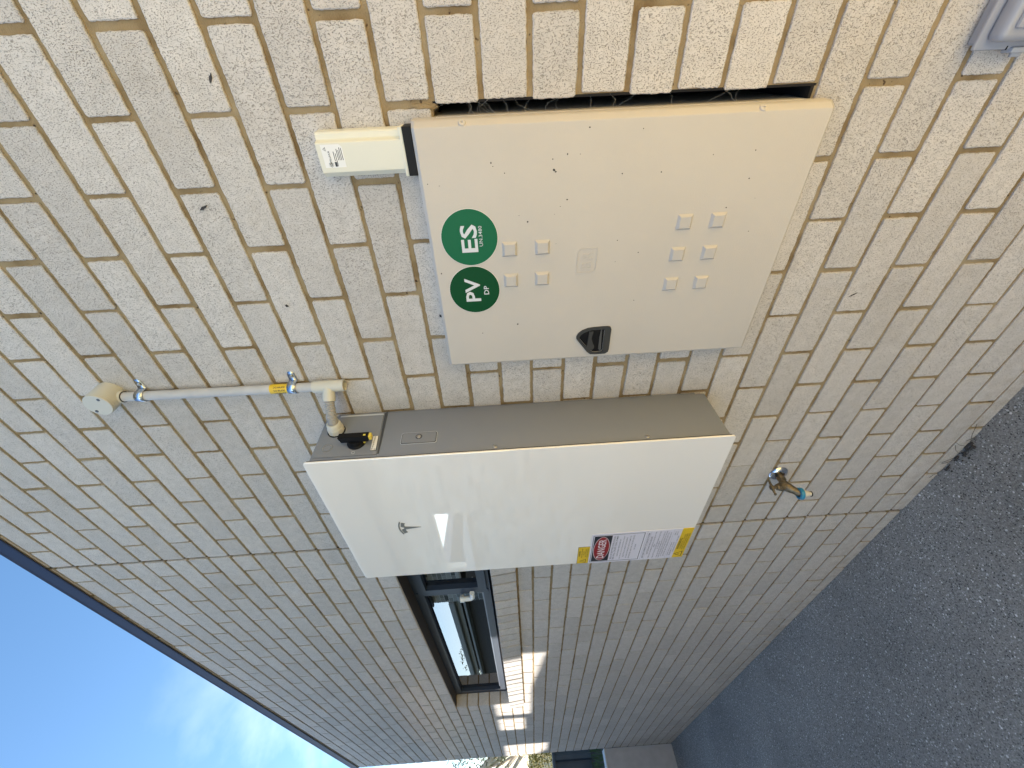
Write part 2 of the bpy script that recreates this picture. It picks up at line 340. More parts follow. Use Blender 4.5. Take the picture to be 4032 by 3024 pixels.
sf=lambda x: .0045 if x>-1.3 else (.009 if x>-2.6 else .03)
courses(mb,XE,1.6,-14,27,FZ+.002,1.165,[WIN,CAV],(0,0,0),*FX,sf,cj=(-1.56,))
# far window reveal (jamb) bricks and wall end return
for j in range(1,8):
    zt=-CH*j-.005; zb=-CH*(j+1)+.005
    if j==1: zt=-.167; 
    if zt-zb>.01 and zb<-.17: add_brick(mb,.0,.085,zb,min(zt,-.170),(WIN[0],.002,0),(0,1,0),(0,0,1),step=.02)
for j in range(-14,27):
    zt=min(-CH*j-.005,1.165); zb=max(-CH*(j+1)+.005,FZ+.002)
    add_brick(mb,.0,.11 if j%2 else .23,zb,zt,(XE-.002,.235,0),(0,-1,0),(0,0,1),step=.05)
wall=mb.build('wall',parent=house)
mb=MB(); mb.m(MORTAR)
def sheet(x0,x1,z0,z1,y): mb.box((x0,y,z0),(x1,y+.10,z1))
MY=.0042
sheet(XE+.004,WIN[0]-.001,FZ-.2,1.165,MY); sheet(WIN[0]-.001,WIN[1],FZ-.2,WIN[2]+.01,MY); sheet(WIN[0]-.001,WIN[1],WIN[3]+.004,1.165,MY)
sheet(WIN[1],-1.569,FZ-.2,1.165,MY); sheet(-1.551,CAV[0],FZ-.2,1.165,MY); sheet(CAV[0],CAV[1],CAV[3]+.002,1.165,MY); sheet(CAV[0],CAV[1],FZ-.2,CAV[2]-.002,MY); sheet(CAV[1]+.004,1.6,FZ-.2,1.165,MY); mb.m(DARK); mb.box((CAV[1],.0045,CAV[2]-.004),(CAV[1]+.0035,.2,CAV[3]+.0015)); mb.box((CAV[0],.0035,CAV[2]-.0015),(CAV[1],.2,CAV[2]+.004)); mb.m(MORTAR); sheet(CAV[1],CAV[1]+.004,CAV[3]+.002,1.165,MY); sheet(CAV[1],CAV[1]+.004,FZ-.2,CAV[2]-.005,MY)  # dark strips along the recess sides paint in its shade
# ragged mortar left on the arris at the top corner of the meter recess
bm=bmesh.new(); bmesh.ops.create_icosphere(bm,subdivisions=4,radius=1)
for v in bm.verts:
    d=1+.25*noise.noise(v.co*2.2)+.12*noise.noise(v.co*7)
    v.co=Vector((v.co.x*.007*d-.1235,v.co.y*.006*d+.006,v.co.z*.026*d-.583))
mb.bm(bm)
mb.build('mortar',parent=house)
mb=MB(); mb.m(mat('control_joint_filler',(.022,.014,.010),.95,nscale=60,nvar=.3)).box((-1.570,.011,FZ-.1),(-1.550,.09,1.16)); mb.build('control_joint',parent=house)
# inner leaf and cavity
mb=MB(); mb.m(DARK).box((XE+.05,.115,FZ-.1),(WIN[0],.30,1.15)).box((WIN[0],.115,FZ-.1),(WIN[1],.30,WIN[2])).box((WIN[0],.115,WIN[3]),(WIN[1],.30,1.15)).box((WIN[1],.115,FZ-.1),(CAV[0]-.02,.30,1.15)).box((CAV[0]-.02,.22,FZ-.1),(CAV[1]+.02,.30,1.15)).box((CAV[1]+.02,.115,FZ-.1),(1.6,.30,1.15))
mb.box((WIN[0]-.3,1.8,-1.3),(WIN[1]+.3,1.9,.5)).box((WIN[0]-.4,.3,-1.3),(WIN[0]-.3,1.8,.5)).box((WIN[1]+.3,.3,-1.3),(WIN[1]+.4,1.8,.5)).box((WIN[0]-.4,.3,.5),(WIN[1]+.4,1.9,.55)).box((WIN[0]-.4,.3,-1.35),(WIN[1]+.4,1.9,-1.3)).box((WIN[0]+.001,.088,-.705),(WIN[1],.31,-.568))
mb.build('inner_leaf',parent=house)
mb=MB(); mb.m(NAVY)
prof=[(-.005,1.129),(-.007,1.1265),(-.009,1.131),(-.009,1.182),(-.012,1.192),(-.006,1.197),(.30,1.201),(.30,1.192),(-.003,1.186),(-.004,1.176)]
mb.prism([(y,z) for y,z in prof],(1.6,0,0),(0,1,0),(0,0,1),-(1.6-(XE-.03))) 
mb.build('parapet_flashing',parent=house)
mb=MB(); mb.m(mat('grey_roof_sheet',(.12,.13,.15),.5)).box((XE,.2,1.10),(1.6,6,1.17)); mb.build('roof',parent=house)
# soffit of the opening and sill
mb=MB(); mb.m(TAUPE).box((WIN[0]+.001,.004,-.172),(WIN[1],.085,-.1645)); mb.m(mat('tan_sealant',(.36,.29,.22),.8)).box((WIN[0]+.001,.0012,-.172),(WIN[1],.004,-.166)); mb.build('lintel',parent=house)
sill=MB(); sill.m(BRICK)
ang=R(8); ny=-.030; nzt=-.588
Us=Vector((1,0,0)); Vs=Vector((0,-math.sin(ang)*-1*-1,math.cos(ang))) # nose face plane: up direction leaning out
Vs=Vector((0,-math.sin(R(6)),math.cos(R(6))))
x=WIN[0]-.010
k=0
while x<WIN[1]+.05:
    x1=x+.0720
    O=Vector((0,ny,nzt))+Vs*-.110
    add_brick(sill,x,x1,0,.110,O,Us,Vs,step=.02,jit=.0006,proud=random.gauss(0,.0007),depth=.04,roundc=.003)
    # sloping top face of the brick
    T=Vector((0,math.cos(ang),math.sin(ang))); 
    add_brick(sill,x,x1,0.001,.118,Vector((0,ny+.001,nzt-.0015)),Us,T,step=.03,jit=.0004,depth=.02,roundc=.003)
    x+=.086; k+=1
e0=WIN[0]-.010
sill.add([(e0,ny,nzt),(e0,ny+.0115,nzt-.110),(e0,.02,nzt-.110),(e0,.02,nzt)],[[0,1,2,3]])
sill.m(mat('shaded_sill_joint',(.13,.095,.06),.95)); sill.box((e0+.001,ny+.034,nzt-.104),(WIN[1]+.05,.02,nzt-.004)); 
sill.add([(WIN[0],ny+.008,nzt-.003),(WIN[1],ny+.008,nzt-.003),(WIN[1],.09,nzt+.011),(WIN[0],.09,nzt+.011)],[[0,1,2,3]])
sill.build('window_sill',parent=house)

# ---- window
wn=MB(); wn.m(FRAME)
fy=.080; zt=-.170; zb=-.563; xl=WIN[0]+.004; xr=WIN[1]-.004; fw=.045
wn.box((xl,fy,zt-.050),(xr,fy+.06,zt),.003).box((xl,fy,zb),(xr,fy+.06,zb+.040),.003).box((xl,fy+.001,zb),(xl+.060,fy+.061,zt),.003).box((xr-.05,fy+.001,zb),(xr,fy+.061,zt),.003).box((-2.200,fy-.004,zb+.01),(-2.166,fy+.05,zt-.01),.003)
win=wn.build('window',parent=house)
s=MB(); s.m(FRAME); 
a,b,c,d=-2.163,-1.85,zb+.018,zt-.030
y0=fy-.012
s.prism([(a,c),(b,c),(b-.042,c+.042),(a+.042,c+.042)],(0,y0+.04,0),*FX,.04).prism([(a,d),(a+.042,d-.042),(b-.042,d-.042),(b,d)],(0,y0+.04,0),*FX,.04).prism([(a,c),(a+.042,c+.042),(a+.042,d-.042),(a,d)],(0,y0+.04,0),*FX,.0395).prism([(b,c),(b,d),(b-.042,d-.042),(b-.042,c+.042)],(0,y0+.04,0),*FX,.0395)
s.build('sash',parent=win)
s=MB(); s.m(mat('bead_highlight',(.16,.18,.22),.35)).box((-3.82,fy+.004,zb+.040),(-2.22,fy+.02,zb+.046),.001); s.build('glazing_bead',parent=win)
gm=bpy.data.materials.new('window_glass'); gm.use_nodes=True; n=gm.node_tree.nodes; l=gm.node_tree.links.new; n.clear()
o_=n.new('ShaderNodeOutputMaterial'); gl=n.new('ShaderNodeBsdfGlossy'); gl.inputs['Roughness'].default_value=.0; gl.inputs['Color'].default_value=(.9,.93,1,1); tr=n.new('ShaderNodeBsdfTransparent'); tr.inputs['Color'].default_value=(.35,.37,.38,1); fz=n.new('ShaderNodeFresnel'); fz.inputs['IOR'].default_value=3.0; ms=n.new('ShaderNodeMixShader'); l(fz.outputs[0],ms.inputs[0]); l(tr.outputs[0],ms.inputs[1]); l(gl.outputs[0],ms.inputs[2]); l(ms.outputs[0],o_.inputs[0])
p=MB(); p.m(gm).box((-3.87,fy+.024,zb+.03),(-2.20,fy+.028,zt-.04)); p.build('pane',parent=win)
p=MB(); p.m(gm).box((a+.03,fy+.014,c+.03),(b-.03,fy+.018,d-.03)); p.build('pane',parent=win)
# solid white elbow standing in for a reflected pipe, beside the window mullion
el=MB(); el.m(mat('white_pvc',(.85,.84,.78),.4)).tube([(-2.222,.060,-.410),(-2.222,.060,-.448),(-2.219,.060,-.460),(-2.210,.060,-.467),(-2.195,.060,-.469),(-2.160,.060,-.470)],.0125,14)
el.tube([(-2.222,.060,-.404),(-2.222,.060,-.424)],.0165,16).tube([(-2.222,.060,-.414),(-2.222,.078,-.414)],.006,8)
e_=el.build('reflected_elbow',loc=(-2.22,.06,-.44),smooth=40); tag(e_,'small solid white elbow at the window pane, standing in for a reflected pipe','pipe')

# ------------------------------------------------------------------ ground
g=MB(); g.m(AGG).add([(-6.0,-2.6,FZ),(12,-2.6,FZ),(12,.02,FZ),(-6.0,.02,FZ)],[[0,1,2,3]]); tag(g.build('concrete_path'),kind='structure')
g=MB(); g.m(mat('dry_lawn_ground',(.16,.15,.08),.95,nscale=3,nvar=.3)).add([(-800,-800,FZ-.012),(800,-800,FZ-.012),(800,800,FZ-.012),(-800,800,FZ-.012)],[[0,1,2,3]]); tag(g.build('ground'),kind='structure')
g=MB(); g.m(mat('warm_bounce_pavers',(.84,.68,.30),.8,nscale=5,nvar=.15)).add([(.30,-9,FZ+.004),(6,-9,FZ+.004),(6,-.01,FZ+.004),(.30,-.01,FZ+.004)],[[0,1,2,3]]); tag(g.build('sun_bounce_paving'),kind='structure')  # unseen paving added so its warm colour bounces sunlight onto the wall
# far end: rendered retaining wall, lawn strip, fence
r=MB(); r.m(RENDER).box((-6.14,-2.6,FZ-.1),(-6.0,-.001,-1.552),.004); r.m(mat('pale_coping',(.62,.62,.60),.7)).box((-6.145,-2.6,-1.552),(-5.992,-.001,-1.538),.003)
tag(r.build('retaining_wall',loc=(-6.07,-1.3,FZ)),'low grey rendered retaining wall closing the far end of the path','wall')
g=MB(); g.m(mat('garden_soil',(.05,.04,.03),.95)).add([(-7.6,-6,-1.56),(-6.14,-6,-1.56),(-6.14,6,-1.56),(-7.6,6,-1.56)],[[0,1,2,3]]); tag(g.build('garden_bed'),kind='structure')
gr=MB(); gr.m(mat('grass_blade',(.045,.10,.03),.7))
for i in range(2600):
    bx=-6.16-random.random()*.9; by=-2.4+random.random()*5; h=.06+random.random()*.06; a_=random.random()*6.28; wv=.004
    gr.add([(bx-wv*math.cos(a_),by-wv*math.sin(a_),-1.56),(bx+wv*math.cos(a_),by+wv*math.sin(a_),-1.56),(bx+(random.random()-.5)*.04,by+(random.random()-.5)*.04,-1.56+h)],[[0,1,2]])
tag(gr.build('grass',smooth='raw'),'green grass strip growing along the top of the retaining wall','grass',kind='stuff')
f=thing('steel_fence',(-7.5,1,-1.9),'dark blue grey ribbed steel sheet fence behind the far wall end','fence')
sh_=MB(); sh_.m(FENCE); V=[];pr=[]
yy=-2.4
while yy<5:
    for dy,dx in ((0,0),(.05,0),(.065,.03),(.11,.03),(.125,0),(.19,0)): pr.append((yy+dy,dx))
    yy+=.19
for y_,dx in pr: V+=[(-7.5+dx,y_,-2.2),(-7.5+dx,y_,-1.06)]
sh_.add(V,[[2*i,2*i+2,2*i+3,2*i+1] for i in range(len(pr)-1)]); sh_.build('sheet_panel',parent=f,smooth='raw')
rl=MB(); rl.m(FENCE).box((-7.52,-2.4,-1.075),(-7.455,5,-1.035),.004); rl.build('top_rail',parent=f)

# ------------------------------------------------------------------ opposite side of the passage
op=thing('added_screen_wall',(-4,-2.65,FZ),'tall pale brick screen wall added across the path, its openings shaping the sun patches','wall')  # added wall: keeps direct sun off the house except for the patches
HO=[(-6.18,-4.71,-.1,.36),(-6.70,-6.24,.115,.36),(-8.11,-7.29,-.10,.36)]  # openings placed to throw the sun patches around the window
mb=MB(); mb.m(SCREENB)
# frame facing +y : U=-x , V=+z, normal = U x V = (-1,0,0)x(0,0,1) = (0,1,0)
courses(mb,1.55,8.70,-12,27,FZ,1.03,[(-h[1],-h[0],h[2],h[3]) for h in HO],(0,-2.6,0),(-1,0,0),(0,0,1),lambda x:.06)
mb.build('brickwork',parent=op)
mb=MB(); mb.m(mat('pale_mortar',(.90,.89,.85),.9))
xs=[-8.70,-8.11,-7.29,-6.70,-6.24,-6.18,-4.71,-.45]
def slab(x0,x1,z0,z1): mb.box((x0,-2.70,z0),(x1,-2.602,z1))
slab(-8.70,-1.55,FZ-.1,-.10); slab(-8.70,-1.55,.36,1.035)
slab(-8.70,-8.11,-.10,.36); slab(-7.29,-6.70,-.10,.36); slab(-6.24,-6.18,-.10,.36); slab(-4.71,-1.55,-.10,.36); slab(-6.70,-6.24,-.10,0.115); mb.prism([(-6.25,-.10),(-4.70,-.10),(-4.70,-.06),(-5.33,.022),(-6.25,.035)],(0,-2.602,0),*FX,-.098)
mb.build('mortar',parent=op)
mb=MB(); mb.m(mat('pale_eave_lining',(.45,.46,.47),.7)).box((-8.70,-2.71,1.04),(-1.55,-2.59,2.25),.004); mb.build('sun_blocking_panel',parent=op)  # added panel, tall enough to block sun from the upper house wall
mb=MB(); mb.m(FRAME).box((-8.70,-2.58,1.0),(-1.55,-2.52,1.06),.004); mb.build('trim',parent=op)
mb=MB(); mb.m(mat('pale_eave_lining')).box((-8.70,-2.59,1.065),(-1.55,-1.95,1.085),.002); mb.build('soffit',parent=op)
mb=MB(); mb.m(mat('grey_gutter_steel',(.30,.29,.27),.45)).box((-8.73,-1.96,1.03),(-1.52,-1.86,1.17),.02); mb.build('gutter',parent=op)
mb=MB(); mb.m(mat('dark_roof_sheet',(.07,.07,.08),.6)).add([(-8.73,-1.90,1.16),(-1.52,-1.90,1.16),(-1.52,-2.6,1.42),(-8.73,-2.6,1.42)],[[0,1,2,3]]); mb.build('awning_roof',parent=op)
# wall added past the near end of the path to bounce warm sunlight
sw=thing('sun_bounce_wall',(1.15,-1.3,FZ),'low warm cream wall added past the near end of the path to bounce sunlight','wall')
mb=MB(); mb.m(mat('warm_bounce_render',(.88,.68,.30),.85,nscale=4,nvar=.06)).box((1.05,-3.4,FZ-.1),(1.25,-.05,-.25),.01); mb.build('render_panel',parent=sw)
mb=MB(); mb.m(RENDER).box((1.02,-3.42,-.25),(1.28,-.03,-.19),.008); mb.build('coping',parent=sw)
# neighbour beyond the screen wall (seen in the window glass)
nb=thing('neighbouring_house',(-13,-5,FZ),'neighbouring single storey house with grey gutter seen reflected in the window','house')
mb=MB(); mb.m(mat('brown_brick_wall',(.10,.09,.085),.9,nscale=20,nvar=.2)).box((-18,-8,FZ-.1),(-10.3,-3.55,.58)); mb.build('wall',parent=nb)
mb=MB(); mb.m(mat('grey_gutter',(.30,.29,.26),.5)).box((-18.2,-3.25,.79),(-10.0,-3.10,.93),.02).box((-18.2,-3.27,.68),(-10.0,-3.24,.85)); mb.build('gutter',parent=nb)
mb=MB(); mb.m(mat('pale_soffit',(.45,.44,.42),.8)).box((-18.2,-3.6,.58),(-10.0,-3.26,.63)); mb.build('soffit',parent=nb)
mb=MB(); mb.m(mat('dark_roof',(.06,.06,.065),.6)); mb.add([(-18.3,-3.2,.93),(-9.9,-3.2,.93),(-12.2,-5.8,1.6),(-16,-5.8,1.6),(-18.3,-8.4,.93),(-9.9,-8.4,.93)],[[0,1,2,3],[1,5,2],[0,3,4],[3,2,5,4]]); mb.build('roof',parent=nb)

# ------------------------------------------------------------------ trees
def leafcloud(mb,c,rad,n,size,sq=(1,1,1)):
    for i in range(n):
        d=Vector((random.gauss(0,1),random.gauss(0,1),random.gauss(0,1))); d.normalize(); d*=rad*random.random()**.45
        p=Vector(c)+Vector((d.x*sq[0],d.y*sq[1],d.z*sq[2]))
        if noise.noise(p*2.6)<-.12: continue
        u=Vector((random.gauss(0,1),random.gauss(0,1),random.gauss(0,1))).normalized(); v=u.orthogonal().normalized()
        s1=size*(.6+random.random()*.8); mb.t=random.random()
        mb.add([p-u*s1,p+v*s1*.32,p+u*s1,p-v*s1*.32],[[0,1,2,3]])
def leafmat(name,c0,c1):
    m=bpy.data.materials.new(name); m.use_nodes=True; n=m.node_tree.nodes; l=m.node_tree.links.new; b=n['Principled BSDF']; b.inputs['Roughness'].default_value=.6
    a=n.new('ShaderNodeAttribute'); a.attribute_name='tone'; r=ramp(n,[(0,c0),(1,c1)]); l(a.outputs['Fac'],r.inputs[0]); l(r.outputs[0],b.inputs['Base Color']); return m
LF1=leafmat('yellow_green_leaf',(.10,.11,.025),(.34,.28,.07)); LF2=leafmat('olive_leaf',(.045,.065,.02),(.16,.16,.06))
BARK=mat('pale_gum_bark',(.48,.40,.30),.85,nscale=6,nvar=.3)
def tree(name,base,h,crown,leaf,label,size,limbs,n,group=None):
    t=thing(name,base,label,'tree',group); B=Vector(base)
    tr=MB(); tr.m(BARK); top=B+Vector((.1,.2,h*.55))
    tr.tube([B,B+Vector((.1,.05,h*.2)),B+Vector((-.05,.12,h*.4)),top],[h*.03,h*.024,h*.018,h*.012],8)
    tips=[]
    for i in range(limbs):
        st=B+Vector((0,.1,h*(.22+.3*random.random()))); a_=random.random()*6.28; L_=h*(.25+.2*random.random())
        e=st+Vector((math.cos(a_)*L_*.8,math.sin(a_)*L_*.8,L_*.8)); mid=(st+e)/2+Vector((random.gauss(0,.08),random.gauss(0,.08),-.05))*h*.3
        tr.tube([st,mid,e],[h*.012,h*.008,h*.003],6); tips.append(e)
        for q in range(2):
            e2=mid+Vector((random.gauss(0,.3),random.gauss(0,.3),.3))*L_*.7; tr.tube([mid,(mid+e2)/2+Vector((0,0,.03)),e2],[h*.006,h*.004,h*.002],5); tips.append(e2)
    tr.build('trunk',parent=t,smooth=60)
    cr_=MB(); cr_.m(leaf)
    for e in tips+[top]: leafcloud(cr_,e,crown*(.55+.6*random.random()),int(n/len(tips)),size,(1,1,.7))
    cr_.build('crown',parent=t,smooth='raw')
tree('gum_tree',(-24.0,2.7,FZ-.6),8.5,.95,LF2,'tall sparse gum tree with pale limbs standing behind the fence',.07,10,4600)
tree('wattle_tree',(-18.5,1.75,FZ-.3),2.5,.55,LF1,'low yellow green sunlit bush tree right behind the fence',.045,8,5200)
tree('gum_tree',(-21.0,3.9,FZ-.6),5.6,.9,LF2,'olive green tree behind the fence, hidden mostly by the house end',.07,8,3600)
tree('gum_tree',(-36,-12.2,FZ-.6),8.0,1.25,LF2,'distant gum tree seen only as a reflection in the window glass',.12,14,16000)

tree('gum_tree',(-15.5,-11.5,FZ-.3),5.0,1.0,LF2,'bushy gum tree added behind the screen wall, covering bright sky reflected in the battery front',.09,12,6500)  # tree added to dim the sky glare reflected in the battery front
# ------------------------------------------------------------------ meter box
DY=-.045
mx=thing('meter_box',(-.40,0,-.94),'large cream metal meter box with green PV and ES stickers, recessed in the brick wall','meter box')
b=MB(); b.m(DOOR)
# door: front, right chamfer, side return going into the recess
zt_,zb_=-.563,-1.311; xl_,xr_=-.661,-.140
P=[(xl_+.001,-.010),(xl_-.0005,-.036),(xl_+.0015,-.0425),(xl_+.006,DY),(-.153,DY),(-.1500,DY+.0012),(-.1425,-.034),(-.1405,-.029),(-.1395,.0),(-.1385,.07)]
def dv(p,z,e): return (p[0],p[1],z)
rows=[(zt_-.004,.0),(zt_-.0005,.002),(zt_-.0025,.0)]
n=len(P); V=[];F=[]
cx_=-.40
levels=[(zt_-.0,1,.006),(zt_-.006,0,0),(zb_+.006,0,0),(zb_,1,.006)]
for z,k,ins in levels:
    for (x_,y_) in P: V.append((x_, y_+(ins if y_<-.03 else 0)*k, z))
for i in range(3):
    for k in range(n-1): F.append([i*n+k,i*n+k+1,(i+1)*n+k+1,(i+1)*n+k])
# top and bottom returns
for i,zz in ((0,zt_),(3,zb_)):
    o_i=len(V); V+=[(xl_+.001,.0,zz),(-.1385,.07,zz)]; F.append([i*n+k for k in range(n)]+[o_i])
b.add(V,F); door=b.build('door',parent=mx,smooth=22)
b=MB(); b.m(DOOR).box((-.628,-.008,-1.275),(-.1388,.20,-.606)); b.build('housing',parent=mx)
# embossed squares
for (x_,z_) in [(-.370,-.726),(-.370,-.794),(-.439,-.726),(-.439,-.794),(-.334,-1.083),(-.334,-1.151),(-.401,-1.083),(-.401,-1.151),(-.469,-1.083),(-.469,-1.151)]:
    q=MB(); q.m(DOOR); w1,w2=.0155,.0108
    V=[(x_+i*w1,DY-.0002,z_+j*w1) for i,j in ((-1,-1),(1,-1),(1,1),(-1,1))]+[(x_+i*w2,DY-.0056,z_+j*w2) for i,j in ((-1,-1),(1,-1),(1,1),(-1,1))]
    q.add(V,[[0,1,5,4],[1,2,6,5],[2,3,7,6],[3,0,4,7],[4,5,6,7]]); q.build('embossed_square',parent=mx)
# raised emblem: outlined plate with two letters
q=MB(); q.m(DOOR)
lx0,lx1,lz0,lz1=-.431,-.377,-.911,-.868
def ring(outer,inner,t):
    n=len(outer); U=Vector((1,0,0));V_=Vector((0,0,1)); a=[Vector((x,DY-.0001,z)) for x,z in outer]; a2=[p+Vector((0,-t,0)) for p in a]; c=[Vector((x,DY-.0001,z)) for x,z in inner]; c2=[p+Vector((0,-t,0)) for p in c]
    F=[]
    for i in range(n):
        j=(i+1)%n; F+=[[i,j,n+j,n+i],[n+i,n+j,3*n+j,3*n+i],[3*n+i,3*n+j,2*n+j,2*n+i]]
    q.add(a+a2+c+c2,F)
def corner_plate(ins):
    x0,x1,z0,z1=lx0+ins,lx1-ins,lz0+ins,lz1-ins; r=.012-ins*.5; P=[(x0,z1)]
    P=[(x0-.003*(ins==0),z1)]
    for k in range(5): t=R(90-90*k/4); P.append((x1-r+r*math.cos(t),z1-r+r*math.sin(t)))
    P.append((x1,z0))
    for k in range(5): t=R(270-90*k/4); P.append((x0+r+r*math.cos(t),z0+r+r*math.sin(t)))
    return P
ring(corner_plate(0),corner_plate(.0018),.0011)
for ch,cx2 in (('B',-.4155),('R',-.3935)):
    bb=MB(); text(bb,ch,(cx2,DY,-.8895),*FX,wd=.0165,ht=.023,bold=.01,lift=.0)
    nn=len(bb.v); 
    # extrude letter
    edges={}
    for f_ in bb.f:
        for i in range(len(f_)):
            e=(f_[i],f_[(i+1)%len(f_)]); edges[tuple(sorted(e))]=edges.get(tuple(sorted(e)),[])+[e]
    vs=[p.copy() for p in bb.v]+[p+Vector((0,-.0012,0)) for p in bb.v]
    fs=[[nn+i for i in f_] for f_ in bb.f]+[[e[0][0],e[0][1],e[0][1]+nn,e[0][0]+nn] for e in edges.values() if len(e)==1]
    q.add(vs,fs)
q.build('emblem',parent=mx)
# stickers
for (cx2,cz2,r_,mt,nm) in ((-.343,-.6455,.0568,GREEN,'es'),(-.4575,-.6455,.0545,GREEN2,'pv')):
    st=MB(); st.m(LABW2).prism(circ(64,r_+.0007),(cx2,DY,cz2),*FX,.0003); st.m(mt).prism(circ(64,r_),(cx2,DY-.0003,cz2),*FX,.0004)
    st.m(LET)
    if nm=='es':
        text(st,'ES',(cx2-.001,DY-.0008,cz2+.001),*FX,wd=.056,ht=.034,bold=.02); text(st,'UN.3480',(cx2+.003,DY-.0008,cz2-.0225),*FX,wd=.041,ht=.0072,bold=.002)
        o_=st.build('sticker',parent=mx); o_['label']='round mid green sticker reading ES and UN.3480'
    else:
        text(st,'PV',(cx2+.001,DY-.0008,cz2+.004),*FX,wd=.055,ht=.033,bold=.02); text(st,'DP',(cx2-.001,DY-.0008,cz2-.0255),*FX,wd=.0205,ht=.0108,bold=.012)
        o_=st.build('sticker',parent=mx); o_['label']='round dark green sticker reading PV and DP'
# lock
lk=MB(); lk.m(LOCK)
outer=[(-.5935,-.879),(-.585,-.883),(-.577,-.892),(-.572,-.905),(-.570,-.920),(-.5695,-.953),(-.571,-.9595),(-.577,-.9625),(-.636,-.9625),(-.643,-.961),(-.648,-.954),(-.6485,-.928),(-.6475,-.917),(-.640,-.908),(-.605,-.883),(-.599,-.879)]
inner=[(-.5965,-.8865),(-.590,-.889),(-.5835,-.8965),(-.579,-.907),(-.577,-.921),(-.577,-.942),(-.577,-.944),(-.580,-.946),(-.625,-.946),(-.636,-.946),(-.640,-.944),(-.641,-.930),(-.640,-.922),(-.634,-.913),(-.604,-.8905),(-.600,-.8875)]
n_=len(outer); A=[(x,DY,z) for x,z in outer]; Bv=[(x*1+0,DY-.0035,z) for x,z in outer]; Cc=[(x,DY-.0035,z) for x,z in inner]; Dd=[(x,DY+.012,z) for x,z in inner]
F=[]
for i in range(n_):
    j=(i+1)%n_; F+=[[i,j,n_+j,n_+i],[n_+i,n_+j,2*n_+j,2*n_+i],[2*n_+i,2*n_+j,3*n_+j,3*n_+i]]
lk.add(A+Bv+Cc,[f_ for k_,f_ in enumerate(F) if k_%3<2]); lk.m(BLACK).prism(inner,(0,DY-.0004,0),*FX,.0005)
lko=lk.build('door_lock',parent=mx,smooth=35)
kn=MB(); kn.m(LOCK); kp=[(-.5805,-.911),(-.5805,-.921),(-.600,-.9165)]+[( -.627+.0115*math.cos(t),-.917+.0115*math.sin(t)) for t in [R(-50-a_*20) for a_ in range(14)]]+[(-.600,-.909)]
kp=[(-.581,-.9095),(-.581,-.9195),(-.601,-.9165)]+[(-.626+.0105*math.cos(R(-45-22.5*a_)),-.9145+.0105*math.sin(R(-45-22.5*a_))) for a_ in range(13)]
kn.prism(kp,(0,DY-.0012,0),*FX,.0022); kn.build('latch_lever',parent=lko)
kn=MB(); kn.m(mat('worn_charcoal_plastic',(.07,.07,.07),.4)).prism([(-.578,-.938),(-.578,-.940),(-.640,-.943),(-.634,-.936),(-.600,-.9355)],(0,DY-.0012,0),*FX,.0016); kn.build('latch_grip',parent=lko)
# chamfer screws
for z_ in (-.652,-1.181):
    s_=MB(); s_.m(DOOR); ax=Vector((.72,-.69,0)); c_=Vector((-.1462,-.0392,z_)); s_.lathe(c_,ax,[(.0066,-.001),(.0066,.0008),(.0058,.0022),(.003,.0030),(.0024,.0030),(.0018,.0012),(0,.0012)],20)
    so_=s_.build('screw',parent=mx,smooth=40)
# specks of dirt
for (x_,z_,s_) in [(-.209,-.698,1.4),(-.215,-.701,.9),(-.227,-.722,1),(-.208,-.811,1),(-.226,-.814,2.2),(-.229,-.817,1.6),(-.201,-.838,1.5),(-.202,-.861,.7),(-.161,-.875,1.4),(-.167,-.971,.9),(-.238,-.943,1.3),(-.239,-1.017,1.3),(-.317,-.764,1.7),(-.279,-.841,1.5),(-.291,-.828,.8),(-.239,-.578,.9),(-.243,-.599,.7),(-.304,-.747,.7),(-.305,-.817,.6),(-.364,-.95,1.1),(-.392,-.998,1.1),(-.364,-.822,.6),(-.415,-.578,1.5),(-.55,-.738,1.8),(-.569,-.654,1.2),(-.505,-1.006,1),(-.41,-.951,.7),(-.21,-1.187,1.2),(-.258,-1.191,1.3),(-.31,-1.162,1.3),(-.214,-1.109,.8),(-.295,-1.215,.6),(-.36,-1.224,.9)]:
    dk=MB(); dk.m(DIRT); n_=7; a0=random.random()*6; dk.prism([(x_+.0011*s_*(.6+.6*random.random())*math.cos(a0+2*math.pi*k/n_),z_+.0011*s_*(.6+.6*random.random())*math.sin(a0+2*math.pi*k/n_)) for k in range(n_)],(0,DY,0),*FX,.0004); dk.build('dirt_speck',parent=mx)

# cobweb strands in the dark recess
cw=MB(); cw.m(mat('cobweb',(.55,.53,.50),.9))
for i in range(20):
    z_=-.615-random.random()*.64 if i>8 else random.choice((-.66,-.70,-.80,-.86))+random.gauss(0,.02)
    a_=Vector((-.1385,random.uniform(-.005,.03),z_+random.gauss(0,.012))); c_=Vector((-.1175,random.uniform(-.001,.02),z_+random.gauss(0,.02)))
    m_=(a_+c_)/2+Vector((0,random.uniform(0,.008),random.gauss(0,.006))); cw.tube([a_,(a_+m_)/2+Vector((0,.001,.002)),m_,c_],.00017,4,False)
tag(cw.build('cobweb',loc=(-.128,.01,-.8)),'wispy dusty cobwebs stretched across the dark gap beside the meter box','cobweb',kind='stuff')

